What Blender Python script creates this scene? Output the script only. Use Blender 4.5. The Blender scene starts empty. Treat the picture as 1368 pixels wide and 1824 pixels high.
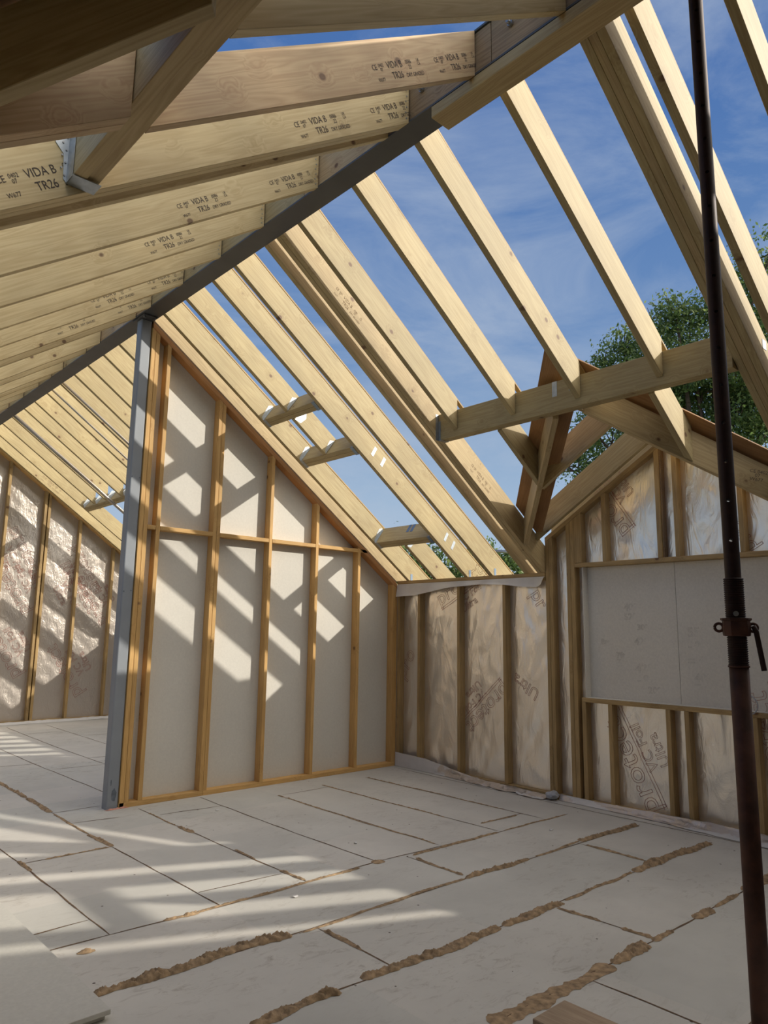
import bpy, bmesh, math, random
from mathutils import Vector, Matrix, noise
from math import sin, cos, radians, pi, sqrt, atan2
random.seed(7)
S = bpy.context.scene
COL = S.collection

# ------------------------------------------------------------------ camera, sky, sun, exposure
cam_d = bpy.data.cameras.new('camera'); cam = bpy.data.objects.new('camera', cam_d); COL.objects.link(cam)
cam_d.sensor_fit = 'HORIZONTAL'; cam_d.sensor_width = 36.0; cam_d.lens = 36.0*1283.07/1368.0
cam_d.clip_start = 0.05; cam_d.clip_end = 500
r_ = Vector((0.7352, -0.6777, 0.0144)); 
RX, RY, RZ = 0.165176713, 0.0145847, 0.744632962
f_ = Vector((sin(RZ)*cos(RX), cos(RZ)*cos(RX), sin(RX)))
r0 = Vector((cos(RZ), -sin(RZ), 0)); u0 = r0.cross(f_)
r_ = r0*cos(RY)+u0*sin(RY); u_ = -r0*sin(RY)+u0*cos(RY)
M = Matrix((r_, u_, -f_)).transposed().to_4x4(); M.translation = Vector((-5.945, -6.198, 1.5))
cam.matrix_world = M
S.camera = cam
S.view_settings.view_transform = 'Standard'; S.view_settings.look = 'None'
S.view_settings.gamma = 1.0; S.view_settings.use_curve_mapping = False
S.view_settings.exposure = 0.0

SUN_DIR = Vector((-1.0, 1.0, -0.75)).normalized()
sd = bpy.data.lights.new('sun', 'SUN'); sun = bpy.data.objects.new('sun', sd); COL.objects.link(sun)
sd.energy = 4.0; sd.angle = radians(0.8); sd.color = (1.0, 0.93, 0.82)
sun.rotation_euler = SUN_DIR.to_track_quat('-Z', 'Y').to_euler(); sun.location = (8, -12, 12)

W = bpy.data.worlds.new('sky'); S.world = W; W.use_nodes = True
nt = W.node_tree; nt.nodes.clear()
def N(t, **k):
    n = nt.nodes.new(t)
    for a, b in k.items(): setattr(n, a, b)
    return n
def LK(a, b): nt.links.new(a, b)
wo = N('ShaderNodeOutputWorld'); bg = N('ShaderNodeBackground'); tc = N('ShaderNodeTexCoord')
sep = N('ShaderNodeSeparateXYZ'); LK(tc.outputs['Generated'], sep.inputs[0])
cr = N('ShaderNodeValToRGB'); LK(sep.outputs[2], cr.inputs[0])
e = cr.color_ramp.elements
e[0].position = 0.0; e[0].color = (0.50, 0.60, 0.70, 1)
e[1].position = 1.0; e[1].color = (0.05, 0.13, 0.36, 1)
for p, c in ((0.18, (0.34, 0.47, 0.64, 1)), (0.40, (0.14, 0.26, 0.50, 1)), (0.62, (0.075, 0.175, 0.43, 1))):
    q = cr.color_ramp.elements.new(p); q.color = c
mp = N('ShaderNodeMapping'); mp.inputs['Scale'].default_value = (1.3, 2.2, 5.0); mp.inputs['Rotation'].default_value = (0.2, 0.3, 0.5)
LK(tc.outputs['Generated'], mp.inputs[0])
ns = N('ShaderNodeTexNoise'); ns.inputs['Scale'].default_value = 1.7; ns.inputs['Detail'].default_value = 9; ns.inputs['Roughness'].default_value = 0.62
ns.inputs['Distortion'].default_value = 0.5
LK(mp.outputs[0], ns.inputs[0])
cc = N('ShaderNodeValToRGB'); LK(ns.outputs[0], cc.inputs[0])
cc.color_ramp.elements[0].position = 0.41; cc.color_ramp.elements[0].color = (0, 0, 0, 1)
cc.color_ramp.elements[1].position = 0.84; cc.color_ramp.elements[1].color = (0.75, 0.75, 0.75, 1)
mx = N('ShaderNodeMixRGB'); LK(cc.outputs[0], mx.inputs[0]); LK(cr.outputs[0], mx.inputs[1]); mx.inputs[2].default_value = (0.46, 0.54, 0.66, 1)
# warm sky glow added out of view, high behind the photographer, as interior fill
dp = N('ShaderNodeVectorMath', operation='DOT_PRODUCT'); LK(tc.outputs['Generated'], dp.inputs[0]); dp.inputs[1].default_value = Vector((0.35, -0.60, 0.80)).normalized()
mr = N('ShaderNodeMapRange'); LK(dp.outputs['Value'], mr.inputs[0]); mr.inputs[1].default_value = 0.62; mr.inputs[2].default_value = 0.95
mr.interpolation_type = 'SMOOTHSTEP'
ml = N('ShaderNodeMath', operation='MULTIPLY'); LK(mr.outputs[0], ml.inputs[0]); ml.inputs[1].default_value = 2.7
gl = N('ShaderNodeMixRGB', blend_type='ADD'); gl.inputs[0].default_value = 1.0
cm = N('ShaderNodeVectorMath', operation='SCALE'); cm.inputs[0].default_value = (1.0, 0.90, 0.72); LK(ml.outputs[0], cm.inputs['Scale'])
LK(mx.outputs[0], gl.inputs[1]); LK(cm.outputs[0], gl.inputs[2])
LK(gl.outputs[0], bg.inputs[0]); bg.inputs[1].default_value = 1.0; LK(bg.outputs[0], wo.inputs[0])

# ------------------------------------------------------------------ materials
def new_mat(name):
    m = bpy.data.materials.new(name); m.use_nodes = True
    t = m.node_tree; b = t.nodes['Principled BSDF']
    return m, t, b
def plain(name, col, rough=0.6, metal=0.0, var=0.0, scale=8.0, bump=0.0):
    m, t, b = new_mat(name)
    b.inputs['Roughness'].default_value = rough; b.inputs['Metallic'].default_value = metal
    if var or bump:
        c = t.nodes.new('ShaderNodeTexCoord'); n = t.nodes.new('ShaderNodeTexNoise'); n.inputs['Scale'].default_value = scale
        n.inputs['Detail'].default_value = 6
        t.links.new(c.outputs['Object'], n.inputs[0])
        r = t.nodes.new('ShaderNodeValToRGB'); t.links.new(n.outputs[0], r.inputs[0])
        r.color_ramp.elements[0].position = 0.3; r.color_ramp.elements[1].position = 0.7
        r.color_ramp.elements[0].color = tuple(x*(1-var) for x in col)+(1,)
        r.color_ramp.elements[1].color = tuple(min(1, x*(1+var)) for x in col)+(1,)
        t.links.new(r.outputs[0], b.inputs['Base Color'])
        if bump:
            bp = t.nodes.new('ShaderNodeBump'); bp.inputs['Strength'].default_value = bump; bp.inputs['Distance'].default_value = 0.01
            t.links.new(n.outputs[0], bp.inputs['Height']); t.links.new(bp.outputs[0], b.inputs['Normal'])
    else:
        b.inputs['Base Color'].default_value = col+(1,)
    return m
def wood(name, light, dark, knot=(0.12, 0.05, 0.02), knots=0.45, rough=0.62, tone=0.10):
    m, t, b = new_mat(name); nd = t.nodes; L = t.links.new
    c = nd.new('ShaderNodeTexCoord'); oi = nd.new('ShaderNodeObjectInfo')
    sc = nd.new('ShaderNodeVectorMath'); sc.operation = 'SCALE'; sc.inputs[0].default_value = (37.0, 23.0, 51.0); L(oi.outputs['Random'], sc.inputs['Scale'])
    ad = nd.new('ShaderNodeVectorMath'); ad.operation = 'ADD'; L(c.outputs['Object'], ad.inputs[0]); L(sc.outputs[0], ad.inputs[1])
    # knots
    kmp = nd.new('ShaderNodeMapping'); kmp.inputs['Scale'].default_value = (0.8, 0.35, 1.0); L(ad.outputs[0], kmp.inputs[0])
    kv = nd.new('ShaderNodeTexVoronoi'); kv.inputs['Scale'].default_value = 6.0; L(kmp.outputs[0], kv.inputs['Vector'])
    sp = nd.new('ShaderNodeSeparateColor'); L(kv.outputs['Color'], sp.inputs[0])
    gt = nd.new('ShaderNodeMath'); gt.operation = 'LESS_THAN'; L(sp.outputs[0], gt.inputs[0]); gt.inputs[1].default_value = knots
    kr = nd.new('ShaderNodeMapRange'); L(kv.outputs['Distance'], kr.inputs[0]); kr.inputs[1].default_value = 0.07; kr.inputs[2].default_value = 0.115
    kr.inputs[3].default_value = 1.0; kr.inputs[4].default_value = 0.0
    km = nd.new('ShaderNodeMath'); km.operation = 'MULTIPLY'; L(kr.outputs[0], km.inputs[0]); L(gt.outputs[0], km.inputs[1])
    kh = nd.new('ShaderNodeMapRange'); L(kv.outputs['Distance'], kh.inputs[0]); kh.inputs[1].default_value = 0.0; kh.inputs[2].default_value = 0.38
    kh.inputs[3].default_value = 1.0; kh.inputs[4].default_value = 0.0
    kg = nd.new('ShaderNodeMath'); kg.operation = 'MULTIPLY'; L(kh.outputs[0], kg.inputs[0]); L(gt.outputs[0], kg.inputs[1])
    # grain: stretched rings bent round the knots
    mp1 = nd.new('ShaderNodeMapping'); mp1.inputs['Scale'].default_value = (0.9, 16.0, 16.0); L(ad.outputs[0], mp1.inputs[0])
    dd = nd.new('ShaderNodeVectorMath'); dd.operation = 'ADD'; L(mp1.outputs[0], dd.inputs[0])
    kk = nd.new('ShaderNodeVectorMath'); kk.operation = 'SCALE'; kk.inputs[0].default_value = (0.5, 0.9, 0.9); L(kg.outputs[0], kk.inputs['Scale']); L(kk.outputs[0], dd.inputs[1])
    n1 = nd.new('ShaderNodeTexNoise'); n1.inputs['Scale'].default_value = 1.0; n1.inputs['Detail'].default_value = 2.5; n1.inputs['Distortion'].default_value = 0.4; L(dd.outputs[0], n1.inputs[0])
    mu = nd.new('ShaderNodeMath'); mu.operation = 'MULTIPLY'; L(n1.outputs[0], mu.inputs[0]); mu.inputs[1].default_value = 9.0
    si = nd.new('ShaderNodeMath'); si.operation = 'PINGPONG'; L(mu.outputs[0], si.inputs[0]); si.inputs[1].default_value = 0.5
    mp2 = nd.new('ShaderNodeMapping'); mp2.inputs['Scale'].default_value = (4.0, 130.0, 130.0); L(ad.outputs[0], mp2.inputs[0])
    n2 = nd.new('ShaderNodeTexNoise'); n2.inputs['Scale'].default_value = 1.0; n2.inputs['Detail'].default_value = 2; L(mp2.outputs[0], n2.inputs[0])
    a1 = nd.new('ShaderNodeMath'); a1.operation = 'MULTIPLY_ADD'; L(si.outputs[0], a1.inputs[0]); a1.inputs[1].default_value = 1.0; a1.inputs[2].default_value = -0.20
    a2 = nd.new('ShaderNodeMath'); a2.operation = 'MULTIPLY_ADD'; L(n2.outputs[0], a2.inputs[0]); a2.inputs[1].default_value = 0.55; L(a1.outputs[0], a2.inputs[2])
    a3 = nd.new('ShaderNodeMath'); a3.operation = 'MULTIPLY_ADD'; L(kg.outputs[0], a3.inputs[0]); a3.inputs[1].default_value = 0.35; L(a2.outputs[0], a3.inputs[2])
    cr = nd.new('ShaderNodeMixRGB'); cr.use_clamp = True; L(a3.outputs[0], cr.inputs[0]); cr.inputs[1].default_value = light+(1,); cr.inputs[2].default_value = dark+(1,)
    # blotches of tone along the board and piece to piece
    n3 = nd.new('ShaderNodeTexNoise'); n3.inputs['Scale'].default_value = 2.2; n3.inputs['Detail'].default_value = 3; L(ad.outputs[0], n3.inputs[0])
    hv = nd.new('ShaderNodeHueSaturation')
    v1 = nd.new('ShaderNodeMapRange'); L(n3.outputs[0], v1.inputs[0]); v1.inputs[1].default_value = 0.3; v1.inputs[2].default_value = 0.7; v1.inputs[3].default_value = 1-tone; v1.inputs[4].default_value = 1+tone
    v2 = nd.new('ShaderNodeMapRange'); L(oi.outputs['Random'], v2.inputs[0]); v2.inputs[3].default_value = 0.90; v2.inputs[4].default_value = 1.08
    v3 = nd.new('ShaderNodeMath'); v3.operation = 'MULTIPLY'; L(v1.outputs[0], v3.inputs[0]); L(v2.outputs[0], v3.inputs[1])
    L(v3.outputs[0], hv.inputs['Value']); L(cr.outputs[0], hv.inputs['Color'])
    km2 = nd.new('ShaderNodeMath'); km2.operation = 'MULTIPLY'; L(km.outputs[0], km2.inputs[0]); km2.inputs[1].default_value = 0.85
    fx = nd.new('ShaderNodeMixRGB'); L(km2.outputs[0], fx.inputs[0]); L(hv.outputs[0], fx.inputs[1]); fx.inputs[2].default_value = knot+(1,)
    L(fx.outputs[0], b.inputs['Base Color']); b.inputs['Roughness'].default_value = rough
    bp = nd.new('ShaderNodeBump'); bp.inputs['Strength'].default_value = 0.12; bp.inputs['Distance'].default_value = 0.004; L(n2.outputs[0], bp.inputs['Height']); L(bp.outputs[0], b.inputs['Normal'])
    return m

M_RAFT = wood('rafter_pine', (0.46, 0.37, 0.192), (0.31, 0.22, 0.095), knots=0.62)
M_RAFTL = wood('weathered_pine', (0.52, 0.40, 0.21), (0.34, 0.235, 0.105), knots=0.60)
M_LEFT = wood('brightened_left_pine', (0.70, 0.55, 0.295), (0.50, 0.35, 0.155), knots=0.60)  # left slope copy of the pine, extra brightness put into its colour
M_REDW = wood('reddish_pine', (0.60, 0.43, 0.24), (0.40, 0.235, 0.12), knots=0.80, tone=0.2)
M_STUD = wood('stud_pine', (0.66, 0.41, 0.15), (0.46, 0.25, 0.075), knots=0.5)
M_PLATE = wood('orange_pine', (0.58, 0.30, 0.11), (0.40, 0.17, 0.055), knots=0.5)
M_EAVE = wood('treated_pine', (0.46, 0.31, 0.13), (0.27, 0.17, 0.065), knots=0.5, tone=0.18)
M_OLD = wood('stained_packer', (0.36, 0.24, 0.13), (0.17, 0.10, 0.05), knots=0.5, tone=0.3)
M_PLY = wood('plywood', (0.36, 0.20, 0.085), (0.25, 0.125, 0.05), knots=0.2, tone=0.25)
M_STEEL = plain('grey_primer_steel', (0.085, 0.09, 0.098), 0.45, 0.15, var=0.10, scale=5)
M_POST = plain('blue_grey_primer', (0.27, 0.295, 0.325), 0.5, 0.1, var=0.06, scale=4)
M_SCUFF = plain('scuffed_primer', (0.13, 0.15, 0.18), 0.7, 0.0, var=0.3, scale=20)
M_GALV = plain('galvanised_steel', (0.40, 0.43, 0.45), 0.42, 0.75, var=0.15, scale=30)
M_GALVD = plain('dull_blue_galvanised', (0.20, 0.27, 0.36), 0.5, 0.5, var=0.1, scale=30)
M_BOLT = plain('bolt_steel', (0.35, 0.35, 0.35), 0.35, 0.9)
M_RUST = plain('rusty_prop_paint', (0.075, 0.028, 0.016), 0.62, 0.2, var=0.45, scale=14, bump=0.3)
M_RUSTD = plain('dark_rusty_thread', (0.030, 0.012, 0.009), 0.55, 0.3, var=0.3, scale=25)
M_INK = plain('grade_stamp_ink', (0.085, 0.062, 0.050), 0.8)
M_INKP = plain('faint_stamp_ink', (0.26, 0.18, 0.10), 0.8)
M_RED = plain('red_foil_print', (0.42, 0.17, 0.13), 0.6)
M_PENCIL = plain('pencil', (0.36, 0.33, 0.29), 0.8)
M_WHITE = plain('white_membrane', (0.66, 0.64, 0.61), 0.45, 0.0, var=0.06, scale=6, bump=0.2)
M_CABLE = plain('grey_cable', (0.42, 0.43, 0.45), 0.4)
M_BARK = plain('bark', (0.09, 0.06, 0.04), 0.9, 0, var=0.3, scale=10)
M_SCAF = plain('scaffold_tube_steel', (0.45, 0.40, 0.34), 0.35, 0.6, var=0.15, scale=6)
M_PINK = plain('pink_sealant', (0.62, 0.30, 0.22), 0.7, 0, var=0.2, scale=40, bump=0.4)

def board_mat(name, col, streak=0.05, fine=60.0):
    m, t, b = new_mat(name); nd = t.nodes; L = t.links.new
    c = nd.new('ShaderNodeTexCoord')
    n1 = nd.new('ShaderNodeTexNoise'); n1.inputs['Scale'].default_value = 1.3; n1.inputs['Detail'].default_value = 5; L(c.outputs['Object'], n1.inputs[0])
    n2 = nd.new('ShaderNodeTexNoise'); n2.inputs['Scale'].default_value = fine; n2.inputs['Detail'].default_value = 3; L(c.outputs['Object'], n2.inputs[0])
    a = nd.new('ShaderNodeMath'); a.operation = 'ADD'; L(n1.outputs[0], a.inputs[0]); L(n2.outputs[0], a.inputs[1])
    r = nd.new('ShaderNodeMapRange'); L(a.outputs[0], r.inputs[0]); r.inputs[1].default_value = 0.7; r.inputs[2].default_value = 1.3; r.inputs[3].default_value = 1-streak; r.inputs[4].default_value = 1+streak
    v = nd.new('ShaderNodeVectorMath'); v.operation = 'SCALE'; v.inputs[0].default_value = col; L(r.outputs[0], v.inputs['Scale'])
    L(v.outputs[0], b.inputs['Base Color']); b.inputs['Roughness'].default_value = 0.75
    return m
M_BOARD = board_mat('grey_sheathing_board', (0.68, 0.655, 0.59))
M_WBOARD = board_mat('window_infill_board', (0.74, 0.70, 0.62), 0.07)
M_SHEATH = board_mat('outer_sheathing', (0.26, 0.21, 0.15), 0.15)
M_SHEET = board_mat('loose_floor_sheet', (0.56, 0.54, 0.475), 0.07)

def floor_mat():
    m, t, b = new_mat('floor_board'); nd = t.nodes; L = t.links.new
    c = nd.new('ShaderNodeTexCoord')
    # sheet to sheet tone
    br = nd.new('ShaderNodeTexBrick'); br.inputs['Scale'].default_value = 1.0; br.inputs['Brick Width'].default_value = 1.8; br.inputs['Row Height'].default_value = 0.6
    br.inputs['Mortar Size'].default_value = 0.0; br.inputs['Color1'].default_value = (0.93, 0.94, 0.94, 1); br.inputs['Color2'].default_value = (1.05, 1.03, 1.02, 1); br.inputs['Mortar'].default_value = (1, 1, 1, 1)
    mp = nd.new('ShaderNodeMapping'); mp.inputs['Rotation'].default_value = (0, 0, 0); mp.inputs['Location'].default_value = (0.1, 0.05, 0); L(c.outputs['Object'], mp.inputs[0]); L(mp.outputs[0], br.inputs[0])
    n1 = nd.new('ShaderNodeTexNoise'); n1.inputs['Scale'].default_value = 1.1; n1.inputs['Detail'].default_value = 8; n1.inputs['Roughness'].default_value = 0.6; L(c.outputs['Object'], n1.inputs[0])
    r1 = nd.new('ShaderNodeMapRange'); L(n1.outputs[0], r1.inputs[0]); r1.inputs[1].default_value = 0.3; r1.inputs[2].default_value = 0.7; r1.inputs[3].default_value = 0.86; r1.inputs[4].default_value = 1.10
    # brown scuffs stretched roughly along x
    mp2 = nd.new('ShaderNodeMapping'); mp2.inputs['Scale'].default_value = (7.0, 15.0, 1.0); mp2.inputs['Rotation'].default_value = (0, 0, 0.15); L(c.outputs['Object'], mp2.inputs[0])
    n2 = nd.new('ShaderNodeTexNoise'); n2.inputs['Scale'].default_value = 1.0; n2.inputs['Detail'].default_value = 7; n2.inputs['Roughness'].default_value = 0.75; n2.inputs['Distortion'].default_value = 1.2; L(mp2.outputs[0], n2.inputs[0])
    r2 = nd.new('ShaderNodeMapRange'); L(n2.outputs[0], r2.inputs[0]); r2.inputs[1].default_value = 0.53; r2.inputs[2].default_value = 0.70
    n4 = nd.new('ShaderNodeTexNoise'); n4.inputs['Scale'].default_value = 0.8; L(c.outputs['Object'], n4.inputs[0])
    r4 = nd.new('ShaderNodeMapRange'); L(n4.outputs[0], r4.inputs[0]); r4.inputs[1].default_value = 0.4; r4.inputs[2].default_value = 0.62
    m24 = nd.new('ShaderNodeMath'); m24.operation = 'MULTIPLY'; L(r2.outputs[0], m24.inputs[0]); L(r4.outputs[0], m24.inputs[1])
    m2 = nd.new('ShaderNodeMath'); m2.operation = 'MULTIPLY'; L(m24.outputs[0], m2.inputs[0]); m2.inputs[1].default_value = 0.5
    v = nd.new('ShaderNodeVectorMath'); v.operation = 'SCALE'; v.inputs[0].default_value = (0.56, 0.54, 0.485); L(r1.outputs[0], v.inputs['Scale'])
    vm = nd.new('ShaderNodeMixRGB'); vm.blend_type = 'MULTIPLY'; vm.inputs[0].default_value = 1; L(v.outputs[0], vm.inputs[1]); L(br.outputs[0], vm.inputs[2])
    fx = nd.new('ShaderNodeMixRGB'); L(m2.outputs[0], fx.inputs[0]); L(vm.outputs[0], fx.inputs[1]); fx.inputs[2].default_value = (0.19, 0.14, 0.09, 1)
    # small dark specks
    vo = nd.new('ShaderNodeTexVoronoi'); vo.inputs['Scale'].default_value = 6.5; L(c.outputs['Object'], vo.inputs['Vector'])
    lt = nd.new('ShaderNodeMath'); lt.operation = 'LESS_THAN'; L(vo.outputs['Distance'], lt.inputs[0]); lt.inputs[1].default_value = 0.045
    fy = nd.new('ShaderNodeMixRGB'); L(lt.outputs[0], fy.inputs[0]); L(fx.outputs[0], fy.inputs[1]); fy.inputs[2].default_value = (0.10, 0.08, 0.06, 1)
    L(fy.outputs[0], b.inputs['Base Color']); b.inputs['Roughness'].default_value = 0.72
    return m
M_FLOOR = floor_mat()
M_JOINT = plain('joint_dirt', (0.14, 0.085, 0.045), 0.9, var=0.4, scale=30)
def foam_mat():
    m = plain('brown_foam', (0.33, 0.225, 0.125), 0.85, var=0.45, scale=28, bump=0.9)
    return m
M_FOAM = foam_mat()

def foil_mat(name, col, metal, rough, strength, sc=(2.2, 2.2, 2.2)):
    m, t, b = new_mat(name); nd = t.nodes; L = t.links.new
    c = nd.new('ShaderNodeTexCoord')
    mp = nd.new('ShaderNodeMapping'); mp.inputs['Scale'].default_value = sc; L(c.outputs['Object'], mp.inputs[0])
    n = nd.new('ShaderNodeTexNoise'); n.inputs['Scale'].default_value = 2.2; n.inputs['Detail'].default_value = 5; n.inputs['Distortion'].default_value = 1.6; n.inputs['Roughness'].default_value = 0.55
    L(mp.outputs[0], n.inputs[0])
    w = nd.new('ShaderNodeTexNoise'); w.noise_type = 'RIDGED_MULTIFRACTAL'; w.inputs['Scale'].default_value = 3.0; w.inputs['Detail'].default_value = 3; w.inputs['Distortion'].default_value = 1.0
    L(mp.outputs[0], w.inputs[0])
    a = nd.new('ShaderNodeMath'); a.operation = 'MULTIPLY_ADD'; L(w.outputs[0], a.inputs[0]); a.inputs[1].default_value = 0.25; L(n.outputs[0], a.inputs[2])
    bp = nd.new('ShaderNodeBump'); bp.inputs['Strength'].default_value = strength; bp.inputs['Distance'].default_value = 0.03; L(a.outputs[0], bp.inputs['Height'])
    L(bp.outputs[0], b.inputs['Normal'])
    b.inputs['Base Color'].default_value = col+(1,); b.inputs['Metallic'].default_value = metal; b.inputs['Roughness'].default_value = rough
    return m
M_FOIL = foil_mat('silver_vapour_foil', (0.92, 0.885, 0.82), 0.84, 0.29, 0.34, (2.2, 3.2, 1.2))
M_FOILF = foil_mat('crinkled_vapour_foil', (0.62, 0.56, 0.50), 0.62, 0.38, 0.32, (7.0, 7.0, 3.5))

def leaf_mat(name, col):
    m, t, b = new_mat(name)
    b.inputs['Base Color'].default_value = col+(1,); b.inputs['Roughness'].default_value = 0.6
    tr = t.nodes.new('ShaderNodeBsdfTranslucent'); tr.inputs['Color'].default_value = tuple(min(1, x*1.6) for x in col)+(1,)
    mixs = t.nodes.new('ShaderNodeMixShader'); mixs.inputs[0].default_value = 0.35
    t.links.new(b.outputs[0], mixs.inputs[1]); t.links.new(tr.outputs[0], mixs.inputs[2])
    t.links.new(mixs.outputs[0], t.nodes['Material Output'].inputs[0])
    return m
M_LEAF = [leaf_mat('leaf_dark', (0.07, 0.12, 0.035)), leaf_mat('leaf_mid', (0.13, 0.19, 0.055)), leaf_mat('leaf_light', (0.24, 0.30, 0.10))]
M_GRASS = plain('rough_grass', (0.09, 0.13, 0.045), 0.9, var=0.4, scale=3)

# ------------------------------------------------------------------ helpers
def tag(o, label=None, cat=None, group=None, kind=None):
    if label: o['label'] = label
    if cat: o['category'] = cat
    if group: o['group'] = group
    if kind: o['kind'] = kind
    return o
def empty(name, loc=(0, 0, 0)):
    o = bpy.data.objects.new(name, None); o.empty_display_size = 0.1; COL.objects.link(o); o.location = loc
    return o
def link(name, bm, mat, Mw=None, parent=None, smooth=False):
    """mesh given in world coordinates -> object with frame Mw"""
    if Mw is None: Mw = Matrix.Identity(4)
    bm.transform(Mw.inverted())
    me = bpy.data.meshes.new(name); bm.normal_update(); bm.to_mesh(me); bm.free()
    for m_ in (mat if isinstance(mat, (list, tuple)) else [mat]): me.materials.append(m_)
    if smooth:
        for p in me.polygons: p.use_smooth = True
    o = bpy.data.objects.new(name, me); COL.objects.link(o)
    if parent is not None:
        PW = parent_world(parent)
        o.parent = parent; o.matrix_local = PW.inverted() @ Mw
    else:
        o.matrix_world = Mw
    o['_mw'] = [x for row in Mw for x in row]
    return o
def parent_world(p):
    if '_mw' in p.keys():
        v = p['_mw']; return Matrix([v[0:4], v[4:8], v[8:12], v[12:16]])
    return Matrix.Translation(p.location)
def frame(origin, d, up=Vector((0, 0, 1))):
    x = Vector(d).normalized(); up = Vector(up)
    y = up.cross(x)
    if y.length < 1e-4: y = Vector((0, 1, 0)).cross(x)
    y.normalize(); z = x.cross(y)
    m = Matrix((x, y, z)).transposed().to_4x4(); m.translation = Vector(origin)
    return m
def prism_bm(A, B, bevel=0.002):
    bm = bmesh.new(); n = len(A)
    a = [bm.verts.new(p) for p in A]; b = [bm.verts.new(p) for p in B]
    bm.faces.new(a); bm.faces.new(b[::-1])
    for i in range(n): bm.faces.new((a[(i+1) % n], a[i], b[i], b[(i+1) % n]))
    bmesh.ops.recalc_face_normals(bm, faces=bm.faces)
    if bevel: bmesh.ops.bevel(bm, geom=list(bm.edges), offset=bevel, segments=1, affect='EDGES', profile=0.5)
    return bm
def prism(name, A, B, d, mat, parent=None, bevel=0.002):
    c = sum((Vector(p) for p in list(A)+list(B)), Vector())/(2*len(A))
    return link(name, prism_bm([Vector(p) for p in A], [Vector(p) for p in B], bevel), mat, frame(c, d), parent)
def yprism(name, poly, y0, y1, d, mat, parent=None, bevel=0.002):
    return prism(name, [(x, y0, z) for x, z in poly], [(x, y1, z) for x, z in poly], d, mat, parent, bevel)
def xprism(name, poly, x0, x1, d, mat, parent=None, bevel=0.002):
    return prism(name, [(x0, y, z) for y, z in poly], [(x1, y, z) for y, z in poly], d, mat, parent, bevel)
def box(name, a, b, mat, parent=None, d=None, bevel=0.002):
    (x0, y0, z0), (x1, y1, z1) = a, b
    if d is None:
        s = [abs(x1-x0), abs(y1-y0), abs(z1-z0)]; i = s.index(max(s)); d = [(1, 0, 0), (0, 1, 0), (0, 0, 1)][i]
    up = (0, 0, 1) if d[2] == 0 else (0, 1, 0)
    A = [(x0, y0, z0), (x1, y0, z0), (x1, y1, z0), (x0, y1, z0)]; B = [(p[0], p[1], z1) for p in A]
    c = Vector(((x0+x1)/2, (y0+y1)/2, (z0+z1)/2))
    return link(name, prism_bm([Vector(p) for p in A], [Vector(p) for p in B], min(bevel, 0.2*min(abs(x1-x0), abs(y1-y0), abs(z1-z0)))), mat, frame(c, d, up), parent)
def beam(name, p0, p1, w, dpt, mat, parent=None, up=(0, 0, 1), bevel=0.002):
    p0, p1 = Vector(p0), Vector(p1); m = frame((p0+p1)/2, p1-p0, up); L = (p1-p0).length/2
    A = [m @ Vector((-L, sy*w/2, sz*dpt/2)) for sy, sz in ((-1, -1), (1, -1), (1, 1), (-1, 1))]
    B = [m @ Vector((L, sy*w/2, sz*dpt/2)) for sy, sz in ((-1, -1), (1, -1), (1, 1), (-1, 1))]
    return link(name, prism_bm(A, B, bevel), mat, m, parent)
def tube(name, pts, rad, mat, parent=None, seg=16, caps=True, smooth=True):
    pts = [Vector(p) for p in pts]; bm = bmesh.new(); rings = []
    rr = rad if isinstance(rad, (list, tuple)) else [rad]*len(pts)
    for i, p in enumerate(pts):
        t = (pts[min(i+1, len(pts)-1)]-pts[max(i-1, 0)])
        m = frame(p, t if t.length > 0 else (0, 0, 1), (0.3, 0.9, 0.1))
        rings.append([bm.verts.new(m @ Vector((0, rr[i]*cos(2*pi*k/seg), rr[i]*sin(2*pi*k/seg)))) for k in range(seg)])
    for i in range(len(rings)-1):
        for k in range(seg):
            bm.faces.new((rings[i][k], rings[i][(k+1) % seg], rings[i+1][(k+1) % seg], rings[i+1][k]))
    if caps: bm.faces.new(rings[0][::-1]); bm.faces.new(rings[-1])
    bmesh.ops.recalc_face_normals(bm, faces=bm.faces)
    o = link(name, bm, mat, Matrix.Translation(pts[0]), parent)
    for p in o.data.polygons: p.use_smooth = smooth and len(p.vertices) == 4
    return o
_txt = {}
def text_mesh(body, size, outline=0.0, spacing=1.0):
    k = (body, size, outline)
    if k not in _txt:
        cu = bpy.data.curves.new('lettering', 'FONT'); cu.body = body; cu.size = size; cu.space_line = 0.85; cu.space_character = spacing; cu.resolution_u = 3
        cu.align_x = 'LEFT'
        if outline: cu.fill_mode = 'NONE'; cu.bevel_depth = outline; cu.bevel_resolution = 0
        o = bpy.data.objects.new('lettering', cu); COL.objects.link(o)
        dg = bpy.context.evaluated_depsgraph_get(); dg.update()
        me = bpy.data.meshes.new_from_object(o.evaluated_get(dg))
        bpy.data.objects.remove(o); bpy.data.curves.remove(cu)
        _txt[k] = me
    return _txt[k]
def text_obj(name, body, size, origin, xd, yd, mat, parent, outline=0.0, warp=None):
    """lettering lying in the plane of xd, yd"""
    src = text_mesh(body, size, outline)
    xd = Vector(xd).normalized(); yd = Vector(yd).normalized(); zd = xd.cross(yd)
    m = Matrix((xd, yd, zd)).transposed().to_4x4(); m.translation = Vector(origin)
    bm = bmesh.new(); bm.from_mesh(src); bm.transform(m)
    if warp:
        for v in bm.verts: v.co = warp(v.co)
    return link(name, bm, mat, m, parent)

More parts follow.
